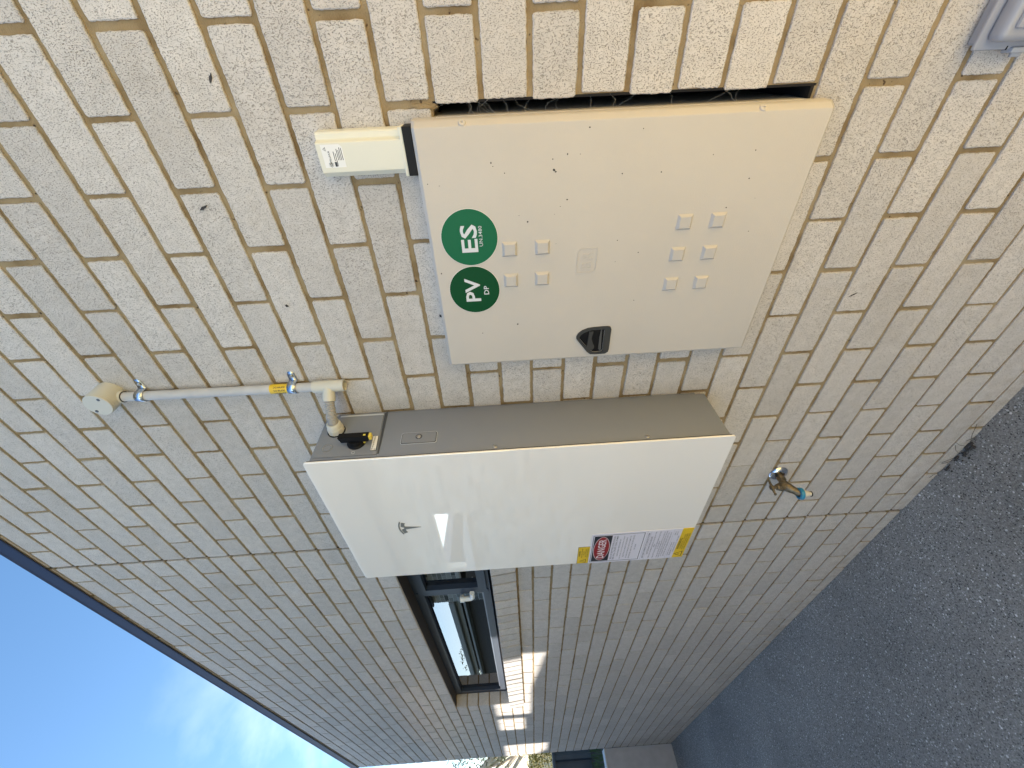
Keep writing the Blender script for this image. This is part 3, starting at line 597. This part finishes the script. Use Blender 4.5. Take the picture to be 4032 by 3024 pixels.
# ------------------------------------------------------------------ communications box above the meter box
cb=thing('communications_box',(-.185,0,-.55),'narrow cream plastic housing with an information label, above the meter box','box')
b=MB(); b.m(CREAM)
pf=[(-.150,0),(-.1515,-.021),(-.154,-.0235),(-.1620,-.0235),(-.1632,-.0245),(-.1660,-.0345),(-.1675,-.0355),(-.2110,-.0355),(-.2135,-.0350),(-.2225,-.0235),(-.2235,0)]
zt2,zb2=-.3905,-.540; n=len(pf)
V=[(x,y,z) for z in (zt2,zb2) for x,y in pf]; F=[[k,k+1,n+k+1,n+k] for k in range(n-1)]+[list(range(n)),[n+k for k in range(n)]]
b.add(V,F).box((-.2255,-.0375,-.5465),(-.1475,0,-.5400),.001); b.build('cover',parent=cb,smooth=25)
b=MB(); b.m(BLACK).box((-.2250,-.0400,-.5625),(-.1470,.0,-.5465),.001); b.build('gasket',parent=cb)
lb=MB(); y_=-.0355; lb.m(mat('label_edge',(.5,.48,.44),.5)).prism([(-.2055,-.3985),(-.2055,-.4360),(-.1705,-.4360),(-.1705,-.4315),(-.1745,-.3985)][::1],(0,y_,0),*FX,.0002)
P_=[(-.2050,-.4355),(-.1690,-.4355),(-.1690,-.4045),(-.1690,-.3990),(-.2050,-.3990)]
lb=MB(); lb.m(LABW2).prism([(-.2055,-.4360),(-.1730,-.4360),(-.1690,-.4310),(-.1690,-.3985),(-.2055,-.3985)],(0,y_,0),*FX,.0003); yl=y_-.0003
lb.m(INK)
text(lb,'INTELLIHUB',(-.1895,yl,-.4105),*FX,wd=.021,ht=.0030,bold=.01)
for k in range(3):
    a_=R(60*k); P=[( -.2005+.0042*math.cos(t)*math.cos(a_)-.0015*math.sin(t)*math.sin(a_), -.4100+.0042*math.cos(t)*math.sin(a_)+.0015*math.sin(t)*math.cos(a_)) for t in [2*math.pi*i/20 for i in range(20)]]
    pts_=[Vector((x,yl-.0002,z)) for x,z in P]+[Vector((P[0][0],yl-.0002,P[0][1]))]; lb.tube(pts_,.00022,4,False)
lb.prism([(-.1725,-.4060),(-.1790,-.4060),(-.17575,-.4015)],(0,yl,0),*FX,.0002); lb.m(LABW2).prism([(-.1737,-.4054),(-.1778,-.4054),(-.17575,-.4026)],(0,yl-.0002,0),*FX,.0002); lb.m(INK)
lb.prism(rrect(-.2040,-.1965,-.4205,-.4165,.0003,1),(0,yl,0),*FX,.0002)
for (x0,x1,z) in ((-.195,-.180,-.4185),(-.2035,-.183,-.4215),(-.194,-.176,-.4248),(-.194,-.178,-.4275),(-.194,-.174,-.4302),(-.194,-.175,-.4330)): lb.prism([(x0,z-.0005),(x1,z-.0005),(x1,z+.0005),(x0,z+.0005)],(0,yl,0),*FX,.0002)
lb.build('information_label',parent=cb)

# ------------------------------------------------------------------ battery
bt=thing('home_battery',(-1.13,0,-.73),'slim wall battery, glossy white glass front with grey metal sides and warning stickers','battery')
SX=-.835; GY=-.190
b=MB(); b.m(BODY)
b.box((-1.425,-.176,-1.272),(SX,-.012,-.192),.004,2); b.build('casing',parent=bt,smooth=30)
b=MB(); b.m(BODY).box((-1.40,-.013,-1.25),(SX-.006,.0,-.22),.002); b.build('mounting_bracket',parent=bt)
b=MB(); b.m(BLACK).box((-1.428,-.1835,-1.274),(SX+.002,-.1765,-.188),.001); b.build('gap_gasket',parent=bt)
b=MB(); b.m(GLASSW)
b.prism(rrect(-1.432,-.8275,-1.2785,-.1830,.008,5),(0,-.1835,0),*FX,.0055)
bm=None; go=b.build('front_panel',parent=bt)
# bevel of the glass edge
md=go.modifiers.new('edge','BEVEL'); md.width=.0012; md.segments=2; md.limit_method='ANGLE'
# side cover with step
SU=((0,1,0),(0,0,1)) # normal +x
b=MB(); b.m(BODY)
b.prism([(-.168,-.200),(-.022,-.200),(-.022,-.352),(-.168,-.362)],(SX+.0002,0,0),*SU,.0022); b.m(mat('light_grey_edge',(.50,.53,.58),.35)).prism([(-.0215,-.232),(-.0165,-.232),(-.0165,-.352),(-.0215,-.353)],(SX+.0002,0,0),*SU,.0025)  # pale strip paints the highlight along the cover's rear edge
b.m(mat('dark_grey_groove',(.05,.055,.065),.5)).prism([(-.165,-.3635),(-.014,-.3545),(-.008,-.3615),(-.022,-.3635),(-.165,-.3668)],(SX+.0001,0,0),*SU,.0008)
b.build('terminal_cover',parent=bt)
def ringp(mb_,c2,r0,r1,t,mt_,fr=SU,n=28,x0=SX+.0024,ry=None):
    O=Vector((x0,0,0)) ; mb_.m(mt_); U=Vector(fr[0]);V_=Vector(fr[1]);N=U.cross(V_)
    vs=[]
    for rr,hh in ((r0,0),(r0,t),(r1,t),(r1,0)):
        for k in range(n): a_=2*math.pi*k/n; vs.append(O+U*(c2[0]+rr*math.cos(a_))+V_*(c2[1]+rr*math.sin(a_))+N*hh)
    F=[]
    for i in range(3):
        for k in range(n): F.append([i*n+k,i*n+(k+1)%n,(i+1)*n+(k+1)%n,(i+1)*n+k])
    mb_.add(vs,F)
b=MB(); ringp(b,(-.137,-.229),.0125,.0112,.0012,STEEL); b.m(BODY).prism(circ(28,.0112,-.137,-.229),(SX+.0024,0,0),*SU,.0005); b.build('blanking_cap',parent=bt)
b=MB(); ringp(b,(-.158,-.3005),.0046,.0038,.0006,mat('light_grey_edge'),n=20); b.build('indicator_ring',parent=bt); b=MB(); b.m(mat('light_grey_edge')).prism([(-.1165,-.2530),(-.1155,-.2530),(-.1155,-.2590),(-.1165,-.2590)],(SX+.0024,0,0),*SU,.0003); b.build('switch_marking',parent=bt)
sw_=MB(); sw_.m(BLACK).lathe((SX+.0024,-.125,-.302),(1,0,0),[(.0235,0),(.0235,.004),(.0205,.006),(.0195,.014),(.019,.016),(0,.016)],32)
# handle: tapered bar
V=[]
for x_,w_,z0_,z1_ in ((SX+.016,.010,-.268,-.338),(SX+.032,.0085,-.262,-.340)):
    V+=[(x_,-.125-w_,z0_),(x_,-.125+w_,z0_),(x_,-.125+w_,z1_),(x_,-.125-w_,z1_)]
sw_.add(V,[[0,1,2,3],[4,5,6,7],[0,1,5,4],[1,2,6,5],[2,3,7,6],[3,0,4,7]]); swo=sw_.build('isolator_switch',parent=bt,smooth=30)
y2=MB(); y2.m(YEL).box((SX+.018,-.132,-.3465),(SX+.031,-.118,-.3395),.001).box((SX+.0322,-.129,-.333),(SX+.0328,-.124,-.327)); y2.box((SX+.006,-.131,-.3275),(SX+.013,-.125,-.3225),.0005); y2.build('lock_tab',parent=swo)
l2=MB(); l2.m(BLACK).prism([(-.156,-.3595),(-.104,-.3560),(-.104,-.3415),(-.156,-.3440)],(SX+.0024,0,0),*SU,.0005); l2.m(LABW2).prism([(-.1545,-.3575),(-.1045,-.3545),(-.1045,-.3415),(-.1545,-.3440)],(SX+.0029,0,0),*SU,.0004)
l2.m(INK); text(l2,'PV Array DC Isolator',(SX+.0034,-.1290,-.3478),*SU,wd=.047,ht=.0052,bold=.01); text(l2,'B',(SX+.0034,-.1515,-.3545),*SU,wd=.003,ht=.004,bold=.01)
o_=l2.build('isolator_label',parent=bt)
b=MB()
P=rrect(-.1395,-.0985,-.5115,-.4165,.006,4); b.m(mat('light_grey_edge')).prism(P,(SX+.0001,0,0),*SU,.0012); b.m(mat('dark_grey_groove')).prism(rrect(-.1383,-.0997,-.5103,-.4177,.0055,4),(SX+.0013,0,0),*SU,.0002); b.m(BODY).prism(rrect(-.1365,-.1015,-.5085,-.4195,.005,4),(SX+.0015,0,0),*SU,.0010); pan=b.build('access_panel',parent=bt)
b=MB(); ringp(b,(-.116,-.4635),.0085,.0060,.0006,mat('dark_grey_groove'),x0=SX+.0025); b.m(STEEL).lathe((SX+.0025,-.116,-.4635),(1,0,0),[(.0060,.0),(.0060,.0012),(.0045,.002),(.002,.002),(.0018,.001),(0,.001)],20); b.build('screw',parent=pan,smooth=40)
for z_ in (-.664,-1.058):
    b=MB(); b.m(STEEL).lathe((SX,-.1655,z_),(1,0,0),[(.0055,0),(.0055,.0015),(.0042,.0026),(.002,.0026),(.0016,.0014),(0,.0014)],20); b.build('screw',parent=bt,smooth=40)
# stylised T emblem (x right, z up), centred (-1.141,-.39)
em=MB(); em.m(GREYLOGO)
def arc(cx_,cz_,r_,a0,a1,n_=12): return [(cx_+r_*math.cos(R(a0+(a1-a0)*k/n_)),cz_+r_*math.sin(R(a0+(a1-a0)*k/n_))) for k in range(n_+1)]
lc=-1.1405; cz_=-.4335; rr=.0765
em.prism(arc(lc,cz_,rr,64.5,115.5)+arc(lc,cz_,rr-.0042,115.5,64.5),(0,GY+.0009,0),*FX,.0012)
hw=.0305
r2=rr-.0072
top=arc(lc,cz_,r2,66,83,6); topl=arc(lc,cz_,r2,97,114,6)
em.prism(top+[(lc+.0035,-.3722),(lc+.0,-.3745),(lc+.0,-.424),(lc+.0070,-.3780),(lc+.0100,-.3760),(lc+.0200,-.3775),(lc+.0235,-.3800)],(0,GY+.0009,0),*FX,.0012)
em.prism(topl+[(lc-.0235,-.3800),(lc-.0200,-.3775),(lc-.0100,-.3760),(lc-.0070,-.3780),(lc-.0,-.424),(lc-.0,-.3745),(lc-.0035,-.3722)],(0,GY+.0009,0),*FX,.0012)
em.build('emblem',parent=bt)
# stickers on the glass
GF=GY+.0010
def warn_tri(mb_,cx_,cz_,s,yy):
    mb_.m(INK); o3=[(cx_-s*.577,cz_-s*.333),(cx_+s*.577,cz_-s*.333),(cx_,cz_+s*.667)]; mb_.prism(o3,(0,yy,0),*FX,.0001)
    k=.74; mb_.m(LABY); mb_.prism([(cx_+(x-cx_)*k,cz_+(z-cz_)*k) for x,z in o3],(0,yy-.0001,0),*FX,.0001)
    mb_.m(INK); q_=s*.01; b_=[(1,26),(-9,4),(-1,6),(-6,-14),(8,8),(0,6),(7,26)]; mb_.prism([(cx_+x*q_*.9,cz_+(z-4)*q_*.9) for x,z in b_][::-1],(0,yy-.0002,0),*FX,.0001)
s1=MB(); s1.m(INK).prism([(-1.4315,-.9475),(-1.3240,-.9475),(-1.3240,-.9085),(-1.4315,-.9085)],(0,GF,0),*FX,.0004); s1.m(LABY).prism([(-1.4305,-.9475),(-1.3250,-.9475),(-1.3250,-.9095),(-1.4305,-.9095)],(0,GF-.0004,0),*FX,.0003); yy=GF-.0007
warn_tri(s1,-1.4150,-.9315,.022,yy); s1.m(INK)
text(s1,'WARNING',(-1.366,yy,-.9150),*FX,wd=.036,ht=.0052,bold=.02)
for k,t in enumerate(('MULTIPLE SUPPLIES','ISOLATE','ALL SUPPLIES','BEFORE WORKING')): text(s1,t,(-1.363,yy,-.9230-.0062*k),*FX,wd=(.060,.024,.050,.055)[k],ht=.0038,bold=.0)
o_=s1.build('sticker',parent=bt); o_['label']='small yellow warning sticker above the danger sign'
s2=MB(); s2.m(LABW).prism([(-1.4340,-1.2400),(-1.2500,-1.2400),(-1.2500,-.9480),(-1.4340,-.9480)],(0,GF,0),*FX,.0011); yy=GF-.0011
def rectl(mb_,x0,x1,z0,z1,yv,t=.0002): mb_.prism([(x0,z0),(x1,z0),(x1,z1),(x0,z1)],(0,yv,0),*FX,t)
s2.m(INK)
X0,X1,Z0,Z1=-1.4265,-1.2580,-1.1200,-.9530; lw=.0016
rectl(s2,X0,X1,Z1-lw,Z1,yy); rectl(s2,X0,X1,Z0,Z0+lw,yy); rectl(s2,X0,X0+lw,Z0,Z1,yy,.00021); rectl(s2,X1-lw,X1,Z0,Z1,yy,.00021)
rectl(s2,-1.4215,-1.2630,-1.0150,-.9570,yy,.0003)
s2.m(WINK).prism(circ(48,.0735,-1.3420,-.9855,.0265),(0,yy-.0003,0),*FX,.0001); s2.m(RED).prism(circ(48,.0718,-1.3420,-.9855,.0250),(0,yy-.0004,0),*FX,.0001)
s2.m(WINK); text(s2,'DANGER',(-1.3420,yy-.0005,-.9855),*FX,wd=.118,ht=.0255,bold=.015,lift=.0002)
s2.m(INK2)
def tx(t,z,wd,ht=.0042,xc=-1.342,b_=.005): text(s2,t,(xc,yy,z),*FX,wd=wd,ht=ht,bold=b_,lift=.0003)
tx('RISK OF BATTERY EXPLOSION',-1.0230,.145,.0062); tx('FIRE WILL CAUSE TOXIC FUMES',-1.0320,.150,.0062)
for t,z,w_ in (('UNAUTHORISED PERSONS KEEP OUT',-1.0440,.110),('BATTERIES CAN CAUSE SEVERE INJURY',-1.0550,.145),('ELECTRICAL SHOCK AND BURNS',-1.0650,.122),('IN CASE OF FIRE DO NOT ATTEMPT TO',-1.0760,.140),('EXTINGUISH AND CALL THE FIRE SERVICE',-1.0860,.148),('IN CASE',-1.0980,.034)): tx(t,z,w_)
s2.m(mat('thin_grey_line',(.3,.3,.34),.5)); rectl(s2,-1.434,-1.250,-1.1275,-1.1270,yy); rectl(s2,-1.432,-1.252,-1.1400,-1.1396,yy); rectl(s2,-1.432,-1.252,-1.2140,-1.2136,yy); s2.m(INK2)
tx('BATTERY ENERGY STORAGE SYSTEM',-1.1340,.155,.0058); tx('SHUTDOWN PROCEDURE',-1.1465,.112,.0058)
for t,z,w_ in (('TURN OFF THE MAIN SWITCH LOCATED AT THE',-1.1560,.168),('METER BOX',-1.1625,.02),('TURN OFF THE SOLAR SUPPLY MAIN SWITCH LOCATED',-1.1700,.168),('AT THE BOX',-1.1770,.052),('TURN OFF THE BATTERY MAIN SWITCH LOCATED AT',-1.1840,.165),('TURN OFF THE ARRAY ISOLATOR LOCATED AT THE SIDE',-1.1910,.168),('OF THE BATTERY AND ENSURE THAT ALL',-1.1980,.150),('SWITCHES ARE OFF BEFORE WORKING ON IT',-1.2060,.150)): tx(t,z,w_,.0040)
tx('SHORT CIRCUIT CURRENT',-1.2200,.085,.0040,-1.372); tx('MAXIMUM D.C. VOLTAGE',-1.2270,.085,.0040,-1.372); tx('200A D.C.',-1.2200,.024,.0040,-1.275); tx('550V D.C.',-1.2270,.024,.0040,-1.275); tx('HAZARDOUS D.C. VOLTAGE',-1.2345,.100,.0045)
o_=s2.build('sticker',parent=bt); o_['label']='tall white danger and shutdown sticker at the lower corner'
s3=MB(); s3.m(LABY); rectl(s3,-1.4325,-1.2500,-1.2760,-1.2400,GF,.0013); yy=GF-.0013; warn_tri(s3,-1.408,-1.2600,.030,yy); s3.m(INK)
text(s3,'WARNING',(-1.342,yy,-1.2470),*FX,wd=.070,ht=.0085,bold=.01)
for k,t in enumerate(('HAZARDOUS D.C. VOLTAGE','DO NOT TOUCH OR DISCONNECT','CONTACT MAY CAUSE ELECTRIC SHOCK')): text(s3,t,(-1.330,yy,-1.2560-.0065*k),*FX,wd=(.090,.100,.098)[k],ht=.0044,bold=.0)
o_=s3.build('sticker',parent=bt); o_['label']='yellow warning strip along the bottom edge of the front panel'

# ------------------------------------------------------------------ conduit run
PX,PY=-.7185,-.0165; DR=-.0165
cn=thing('solar_conduit',(-.72,0,-.22),'grey pipe with yellow solar label, ending in a tee and ribbed hose into the battery','conduit')
dxs=-.0065  # slight lean of the pipe
pt=lambda z: (PX+ (z-.30)/(.30+.20)*(.0065), PY, z)
b=MB(); b.m(PGREY).tube([(-.7170,PY,.300),(-.7225,PY,-.200)],.0125,20); b.build('pipe',parent=cn,smooth=40)
lbm=MB(); lbm.m(LABY).tube([(-.7213,PY,-.082),(-.7219,PY,-.133)],.0128,20,False)
# lettering wrapped round the pipe, reading upward
def wraptext(mb_,body,ang0,z0,ln,ht,r_):
    tb=MB(); text(tb,body,(0,0,0),(1,0,0),(0,1,0),wd=ln,ht=ht,bold=.02,lift=0)
    for p_ in tb.v:
        a_=ang0+p_.y/r_; zz=z0+p_.x; p_.x,p_.y,p_.z=(-.7216+r_*math.cos(a_),PY+r_*math.sin(a_),zz)
    mb_.add(tb.v,tb.f)
lbm.m(INK); wraptext(lbm,'SOLAR DC',R(-75),-.108,.030,.0050,.01305); wraptext(lbm,'SOLAR DC',R(-35),-.108,.030,.0050,.01305); wraptext(lbm,'SOLAR DC',R(-115),-.108,.030,.0050,.01305)
lbm.build('pipe_label',parent=cn,smooth='raw')
b=MB(); b.m(CREAM2); tz=-.232; tx_=-.7228
b.lathe((tx_,PY,-.192),(0,0,-1),[(.0130,0),(.0158,.0),(.0160,.002),(.0160,.080),(.0158,.082),(.0138,.082),(.0134,.075),(.0134,.060),(0,.06)],28)
bd=Vector((-.74,-.67,0)).normalized(); b.tube([Vector((tx_,PY,tz)),Vector((tx_,PY,tz))+bd*.040],.0155,24,True); b.tube([Vector((tx_,PY,tz))+bd*.020,Vector((tx_,PY,tz))+bd*.0405],.0160,24,True)
b.build('tee_fitting',parent=cn,smooth=40)
p0=Vector((tx_,PY,tz))+bd*.038; p3=Vector((SX+.030,-.0765,-.2365)); p1=p0+bd*.022; p2=p3+Vector((.012,0.004,.0))
pts=[];rs=[]
N_=150
for i in range(N_+1):
    t=i/N_; pts.append(p0*(1-t)**3+p1*3*t*(1-t)**2+p2*3*t*t*(1-t)+p3*t**3); rs.append(.0128+.0013*math.sin(t*2*math.pi*14))
b=MB(); b.m(FLEX).tube(pts,rs,24,True); b.build('flexible_hose',parent=cn,smooth=60)
b=MB(); b.m(CREAM2).lathe((SX+.002,-.0765,-.2365),(1,0,0),[(.0205,0),(.0205,.016),(.0192,.0175),(.0192,.020),(.0182,.030),(.0165,.0325),(.0135,.033)],10*3)
for k in range(10):
    a_=2*math.pi*k/10; c_=Vector((SX+.0095,-.0765+.0205*math.cos(a_),-.2365+.0205*math.sin(a_))); b.box(c_-Vector((.0065,.0007,.0007)),c_+Vector((.0065,.0007,.0007)))
b.m(BLACK).lathe((SX+.0022,-.0765,-.2365),(1,0,0),[(.0235,0),(.0235,.0018),(.0205,.0018)],28); b.build('gland',parent=cn,smooth=35)
jb=thing('junction_box',(-.712,0,.337),'round cream conduit junction box at the top end of the grey pipe','junction box')
b=MB(); b.m(CREAM2).lathe((-.7115,0,.337),(0,-1,0),[(.0335,0),(.0335,.045),(.0330,.0465),(.0322,.0465),(.0322,.0475),(.0328,.048),(.0328,.0515),(.0318,.0530),(0,.0530)],48); b.build('body',parent=jb,smooth=35)
b=MB(); b.m(CREAM2).lathe((-.7160,PY,.318),(0,0,-1),[(.0165,-.02),(.0158,.018),(.0150,.0195),(.0125,.0195)],28); b.build('spout',parent=jb,smooth=35)
b=MB(); b.m(mat('dark_sealant',(.08,.075,.07),.8)).lathe((-.7168,PY,.2985),(0,0,-1),[(.0148,-.001),(.0148,.0012),(.0124,.0012)],24); b.build('seal',parent=jb)
for (x_,z_) in ((-.6935,.3235),(-.7300,.3510)):
    b=MB(); b.m(mat('dark_screw',(.12,.12,.13),.4,metal=.8)).lathe((x_,-.0528,z_),(0,-1,0),[(.0038,0),(.0038,.001),(.003,.0013),(.001,.0013),(.001,.0004),(0,.0004)],16); b.build('screw',parent=jb,smooth=40)
def saddle(z_,xc,label):
    t=thing('saddle_clip',(xc,0,z_),label,'pipe clip','zinc saddle clips holding the pipe')
    b=MB(); b.m(ZINC); w_=.011; n_=16; V=[];F=[]
    prof=[(xc+.037,-.0015),(xc+.0165,-.0015),(xc+.0150,-.004),(xc+.0150,PY)]+[(xc+.0145*math.cos(R(a_)),PY-.0145*math.sin(R(a_))) for a_ in range(10,171,16)]+[(xc-.0150,PY),(xc-.0150,-.001)]
    for x_,y_ in prof:
        ww=w_ if x_<xc+.03 else w_*.85
        V+=[(x_,y_,z_-ww),(x_,y_,z_+ww)]
    for i in range(len(prof)-1): F.append([2*i,2*i+1,2*i+3,2*i+2])
    # rounded tab end
    k0=len(V); V+=[(xc+.0435,-.0015,z_-.005),(xc+.0435,-.0015,z_+.005)]; F.append([0,k0,k0+1,1])
    b.add(V,F); o=b.build('strap',parent=t,smooth=35); s_=o.modifiers.new('t','SOLIDIFY'); s_.thickness=.0011; s_.offset=0
    b=MB(); b.m(mat('dark_screw')).lathe((xc+.029,-.002,z_),(0,-1,0),[(.0060,0),(.0058,.0012)],20); b.m(STEEL).lathe((xc+.029,-.002,z_),(0,-1,0),[(.0046,0),(.0046,.0024),(.0036,.0034),(.0012,.0034),(.001,.0018),(0,.0018)],20); b.build('screw',parent=t,smooth=40)
saddle(.252,-.7176,'shiny zinc saddle clip on the pipe just below the round junction box')
saddle(-.140,-.7217,'shiny zinc saddle clip directly below the yellow pipe label')

# ------------------------------------------------------------------ garden tap
tp=thing('garden_tap',(-1.25,0,-1.655),'old tarnished brass garden tap with chrome wall flange and blue ringed hose connector','tap')
TX=-1.252
b=MB(); b.m(CHROME).lathe((TX,0,-1.655),(0,-1,0),[(.0335,0),(.0335,.002),(.0315,.006),(.026,.0105),(.020,.0125),(.0165,.0125),(.0165,.008)],40); b.build('wall_flange',parent=tp,smooth=50)
b=MB(); b.m(BRASS)
b.tube([(TX,-.004,-1.655),(TX,-.030,-1.651),(TX,-.045,-1.648)],[.0115,.0115,.0125],16)
b.lathe((TX,-.028,-1.6515),(0,-1,.1),[(.0125,-.006),(.0145,-.005),(.0145,.005),(.0125,.006)],6)
b.tube([(TX,-.040,-1.648),(TX,-.054,-1.648),(TX,-.062,-1.652),(TX,-.070,-1.660),(TX,-.078,-1.668),(TX,-.086,-1.674),(TX,-.090,-1.682)],[.012,.0165,.0165,.0145,.0125,.0118,.0118],18)
b.tube([(TX,-.058,-1.652),(TX,-.0585,-1.634),(TX,-.0590,-1.628)],[.0145,.0145,.0145],18)
b.lathe((TX,-.0590,-1.633),(0,0,1),[(.0135,0),(.0135,.010),(.0115,.0115),(.0105,.018),(.0065,.020),(.0055,.030),(0,.030)],6)
b.build('body',parent=tp,smooth=40)
b=MB(); b.m(BRASS); hc=Vector((TX,-.0590,-1.6005)); b.tube([hc-Vector((0,0,.012)),hc+Vector((0,0,.006))],[.0055,.0075],12)
dr=Vector((.25,1,.0)).normalized(); b.tube([hc-dr*.022,hc-dr*.010,hc,hc+dr*.010,hc+dr*.022],[.0034,.0045,.0072,.0045,.0034],12)
for s_ in (-1,1):
    c_=hc+dr*(.024*s_); b.lathe(c_,dr,[(0,-.0052),(.0030,-.0045),(.0052,0),(.0030,.0045),(0,.0052)],12)
b.build('handle',parent=tp,smooth=60)
hk=MB(); ax=Vector((0,-.10,-1)).normalized(); o0=Vector((TX,-.0905,-1.6735))
hk.m(BLUEP); V=[];F=[];n_=48
pr_=[(.0125,0),(.0185,.0005),(.0195,.003),(.0195,.011),(.0180,.013),(.0135,.013)]
u=ax.orthogonal().normalized(); v=ax.cross(u)
for r_,h_ in pr_:
    for k in range(n_):
        a_=2*math.pi*k/n_; rr_=r_*(1+(.035 if (k%4<2 and r_>.018) else 0)); V.append(o0+ax*h_+(u*math.cos(a_)+v*math.sin(a_))*rr_)
for i in range(len(pr_)-1):
    for k in range(n_): F.append([i*n_+k,i*n_+(k+1)%n_,(i+1)*n_+(k+1)%n_,(i+1)*n_+k])
hk.add(V,F); hko=hk.build('lock_ring',parent=tp,smooth=30)
hk=MB(); hk.m(CLEAR).lathe(o0,ax,[(.0130,.013),(.0135,.020),(.0130,.024),(.0080,.026),(.0078,.030),(.0092,.031),(.0092,.033),(.0078,.034),(.0078,.040)],24); hk.m(BLACK).lathe(o0,ax,[(.0078,.040),(.0094,.0402),(.0094,.0425),(.0078,.043),(.0050,.0445),(0,.0445)],24); hk.build('hose_connector',parent=tp,smooth=40)

# ------------------------------------------------------------------ outdoor power point in the near corner
pb=thing('outdoor_power_point',(-.01,0,-1.60),'grey weatherproof power point box at the corner, low beside the meter box','power point')
b=MB(); b.m(LILAC).box((-.074,-.018,-1.665),(.066,0,-1.531),.004,3); b.build('base',parent=pb,smooth=40)
b=MB(); b.m(LILAC).box((-.081,-.024,-1.650),(.070,-.017,-1.526),.003,2).box((-.070,-.052,-1.648),(.060,-.023,-1.536),.010,4).box((-.054,-.058,-1.638),(.045,-.050,-1.548),.004,2); b.build('flip_cover',parent=pb,smooth=40)
b=MB(); b.m(mat('clear_grey_plastic',(.40,.41,.44),.25)).box((-.086,-.030,-1.618),(-.078,-.010,-1.590),.002).box((-.092,-.020,-1.622),(-.084,-.014,-1.604),.002); b.build('latch',parent=pb,smooth=40)
b=MB(); b.m(BLACK).box((-.0815,-.0185,-1.600),(-.0740,-.0165,-1.576)).box((-.0815,-.0245,-1.585),(-.0760,-.0235,-1.583)); b.build('seal',parent=pb)

# ------------------------------------------------------------------ small debris on wall and floor
def fleck(x_,z_,l_,w_,ang,label,y_=-.001):
    t=MB(); t.m(mat('dry_dark_leaf',(.045,.04,.04),.85)); n_=9; P=[]
    for k in range(n_): P.append((l_*(k/(n_-1)-.5), w_*math.sin(math.pi*k/(n_-1))*(.6+.6*random.random())))
    for k in range(n_-2,0,-1): P.append((l_*(k/(n_-1)-.5), -w_*math.sin(math.pi*k/(n_-1))*(.6+.6*random.random())))
    c_,s_=math.cos(ang),math.sin(ang); P=[(x_+a_*c_-b_*s_, z_+a_*s_+b_*c_) for a_,b_ in P]
    t.prism(P,(0,y_,0),*FX,.001); o=t.build('leaf_fragment',loc=(x_,0,z_)); tag(o,label,'leaf fragment','dark fragments stuck to the bricks')
fleck(-.070,-.2405,.016,.0022,R(150),'curled black fragment on the brick, upper right of the cream housing')
fleck(-.270,-.127,.022,.0026,R(115),'slim grey fragment on the brick above the cream housing')
fleck(-.491,-.205,.009,.003,R(60),'small dark fragment on the brick between the cream housing and the pipe tee')
fleck(-.541,-.554,.010,.0028,R(20),'dark scrap wedged on the top edge of the meter box')
fleck(-.549,-1.572,.020,.0016,R(120),'thin dark scrape below the meter box')
for (x_,z_,r_) in ((-.047,-.785,.0035),(-.102,-.738,.003)):
    pass
db=MB(); db.m(DIRT)
for i in range(34):
    x_=random.gauss(-1.20,.035); y_=-abs(random.gauss(0,.012))-.003; s_=.002+random.random()*.004
    bm=bmesh.new(); bmesh.ops.create_icosphere(bm,subdivisions=1,radius=s_)
    for v_ in bm.verts: v_.co=Vector((v_.co.x*1.6+x_,v_.co.y+y_,v_.co.z*.5+FZ+.002))
    db.bm(bm)
for i in range(7):
    x_=random.gauss(-1.20,.04); a_=Vector((x_,-.004,FZ+.003)); e=a_+Vector((random.gauss(0,.05),.003,random.random()*.06)); db.tube([a_,(a_+e)/2+Vector((0,-.003,.008)),e],.0007,4)
tag(db.build('twig_debris',loc=(-1.2,-.01,FZ)),'clump of dark twigs and dirt caught where the wall meets the path','debris')
